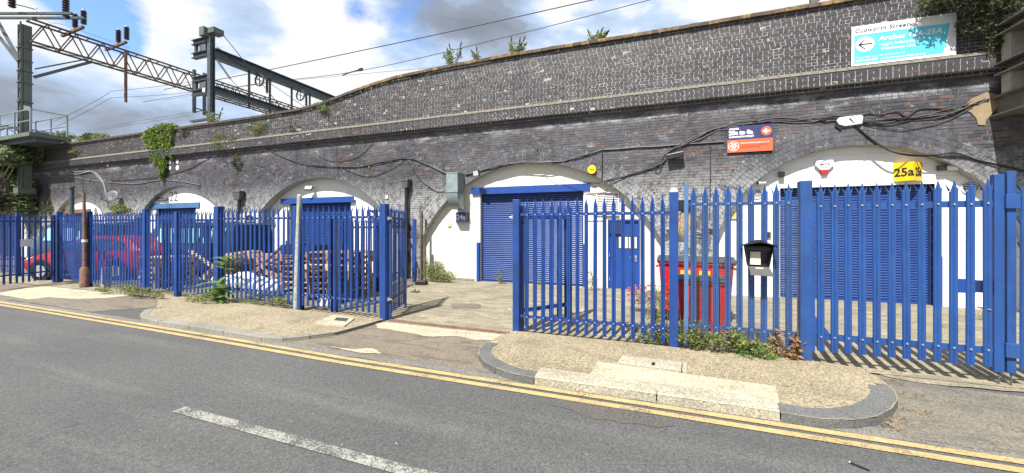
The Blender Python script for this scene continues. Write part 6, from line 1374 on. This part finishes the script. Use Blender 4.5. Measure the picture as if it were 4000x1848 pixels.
# scrub hanging over the parapet, top right
p = W(3700, 20, YP-.1)
plant('overhanging_scrub', 'dark scrub hanging over the parapet above the right end of the large sign', 'scrub', (p.x, p.y-.15, p.z), [(-.35, -.1, -.02, .3, .25, .16), (.0, -.1, .1, .45, .3, .3), (.5, -.1, -.15, .4, .25, .3), (.35, 0, -.5, .3, .14, .35), (.9, 0, -.2, .35, .2, .4), (.2, -.25, -.05, .3, .25, .15), (.7, .05, -.9, .22, .08, .35)], 5200, .085, 'leaf_dark', [[(0, .2, .3), (-.2, 0, .1), (-.5, -.2, -.1)], [(.2, .2, .3), (.5, 0, 0), (.5, -.1, -.3)], [(.4, .2, .3), (.3, -.1, -.1), (.2, -.3, -.35)]], aspect=.4, seed=120, stemr=.014)
plant('overhanging_scrub', 'sunlit pale sprigs hanging in front of the dark scrub', 'scrub', (p.x+.05, p.y-.3, p.z-.05), [(.2, 0, -.05, .25, .15, .16), (.45, 0, -.2, .16, .12, .12), (.0, 0, .0, .2, .1, .1)], 420, .07, 'leaf_buddleia', [[(0, .2, .1), (.2, 0, 0), (.45, -.1, -.35)], [(.3, .2, .1), (.35, 0, -.1), (.15, -.1, -.4)], [(.3, .2, .1), (.5, 0, -.1), (.65, -.1, -.2)]], aspect=.35, seed=121, stemr=.008)
# dark climbing growth on the wall below the ivy and the parapet drips
for i, (px, py, w, h, n, lab) in enumerate(((925, 640, .35, .55, 260, 'dark dead creeper on the wall above the pier of arch 22 and 23a'), (185, 800, .7, .9, 900, 'dark creeper on the pier left of arch 21'), (470, 825, .8, .35, 1300, 'yellow green bush rising above the fence below the satellite dish'))):
    Y = D-.06 if i < 2 else 10.3; p = W(px, py, Y); plant('creeper' if i < 2 else 'bush', lab, 'creeper' if i < 2 else 'bush', (p.x, Y, p.z), [(rd.uniform(-w, w)*.7, 0, rd.uniform(-h, h)*.7, w*.3, .06 if i < 2 else .3, h*.35) for _ in range(9)], n, .08, 'leaf_dark' if i < 2 else 'leaf_weed', aspect=.5, seed=130+i)
# trees
def tree(label, base, H, cr, n, seed, mat='leaf_tree', group='trees at the left end of the viaduct', size=.22):
    t = thing('tree', label, 'tree', base, 0, group); q = random.Random(seed); m = MB(); m.tube([(0, 0, 0), (.1, 0, H*.4), (-.1, .1, H*.75)], [.16, .12, .05], 8); bl = []
    for k in range(14):
        a = q.uniform(0, 6.28); z = q.uniform(.28, .95)*H; r_ = cr*(1-abs(z/H-.55))*q.uniform(.5, 1); e_ = Vector((math.cos(a)*r_, math.sin(a)*r_, z)); m.tube([(0, 0, z*.6), e_*.6+Vector((0, 0, z*.35)), e_], [.03, .018, .008], 5); bl.append((e_.x, e_.y, e_.z, cr*.36, cr*.36, H*.09))
    m.build('trunk', 'bark', t); leaves(n, blobs(bl), size, mat, 'crown', t, .5, .2, seed); return t
p = W(15, 700, 10.0); tree('leafy tree crowding the wall at the left edge of the picture', (p.x-.6, 9.9, 0), 6.8, 2.2, 15000, 1)
tree('second leafy tree behind the mast at the left edge', (p.x-3.2, 11.0, 0), 7.0, 2.4, 6500, 2)
p = W(340, 560, 14); tree('feathery shrub rising behind the parapet above arch 21', (p.x, 13.6, 5.0), 3.0, 1.5, 2600, 3, 'leaf_tree', 'trees growing behind the parapet', .2)
p = W(440, 560, 14); tree('paler feathery shrub behind the parapet, right of the darker one', (p.x, 13.6, 5.0), 2.9, 1.1, 1000, 4, 'leaf_weed', 'trees growing behind the parapet', .16)
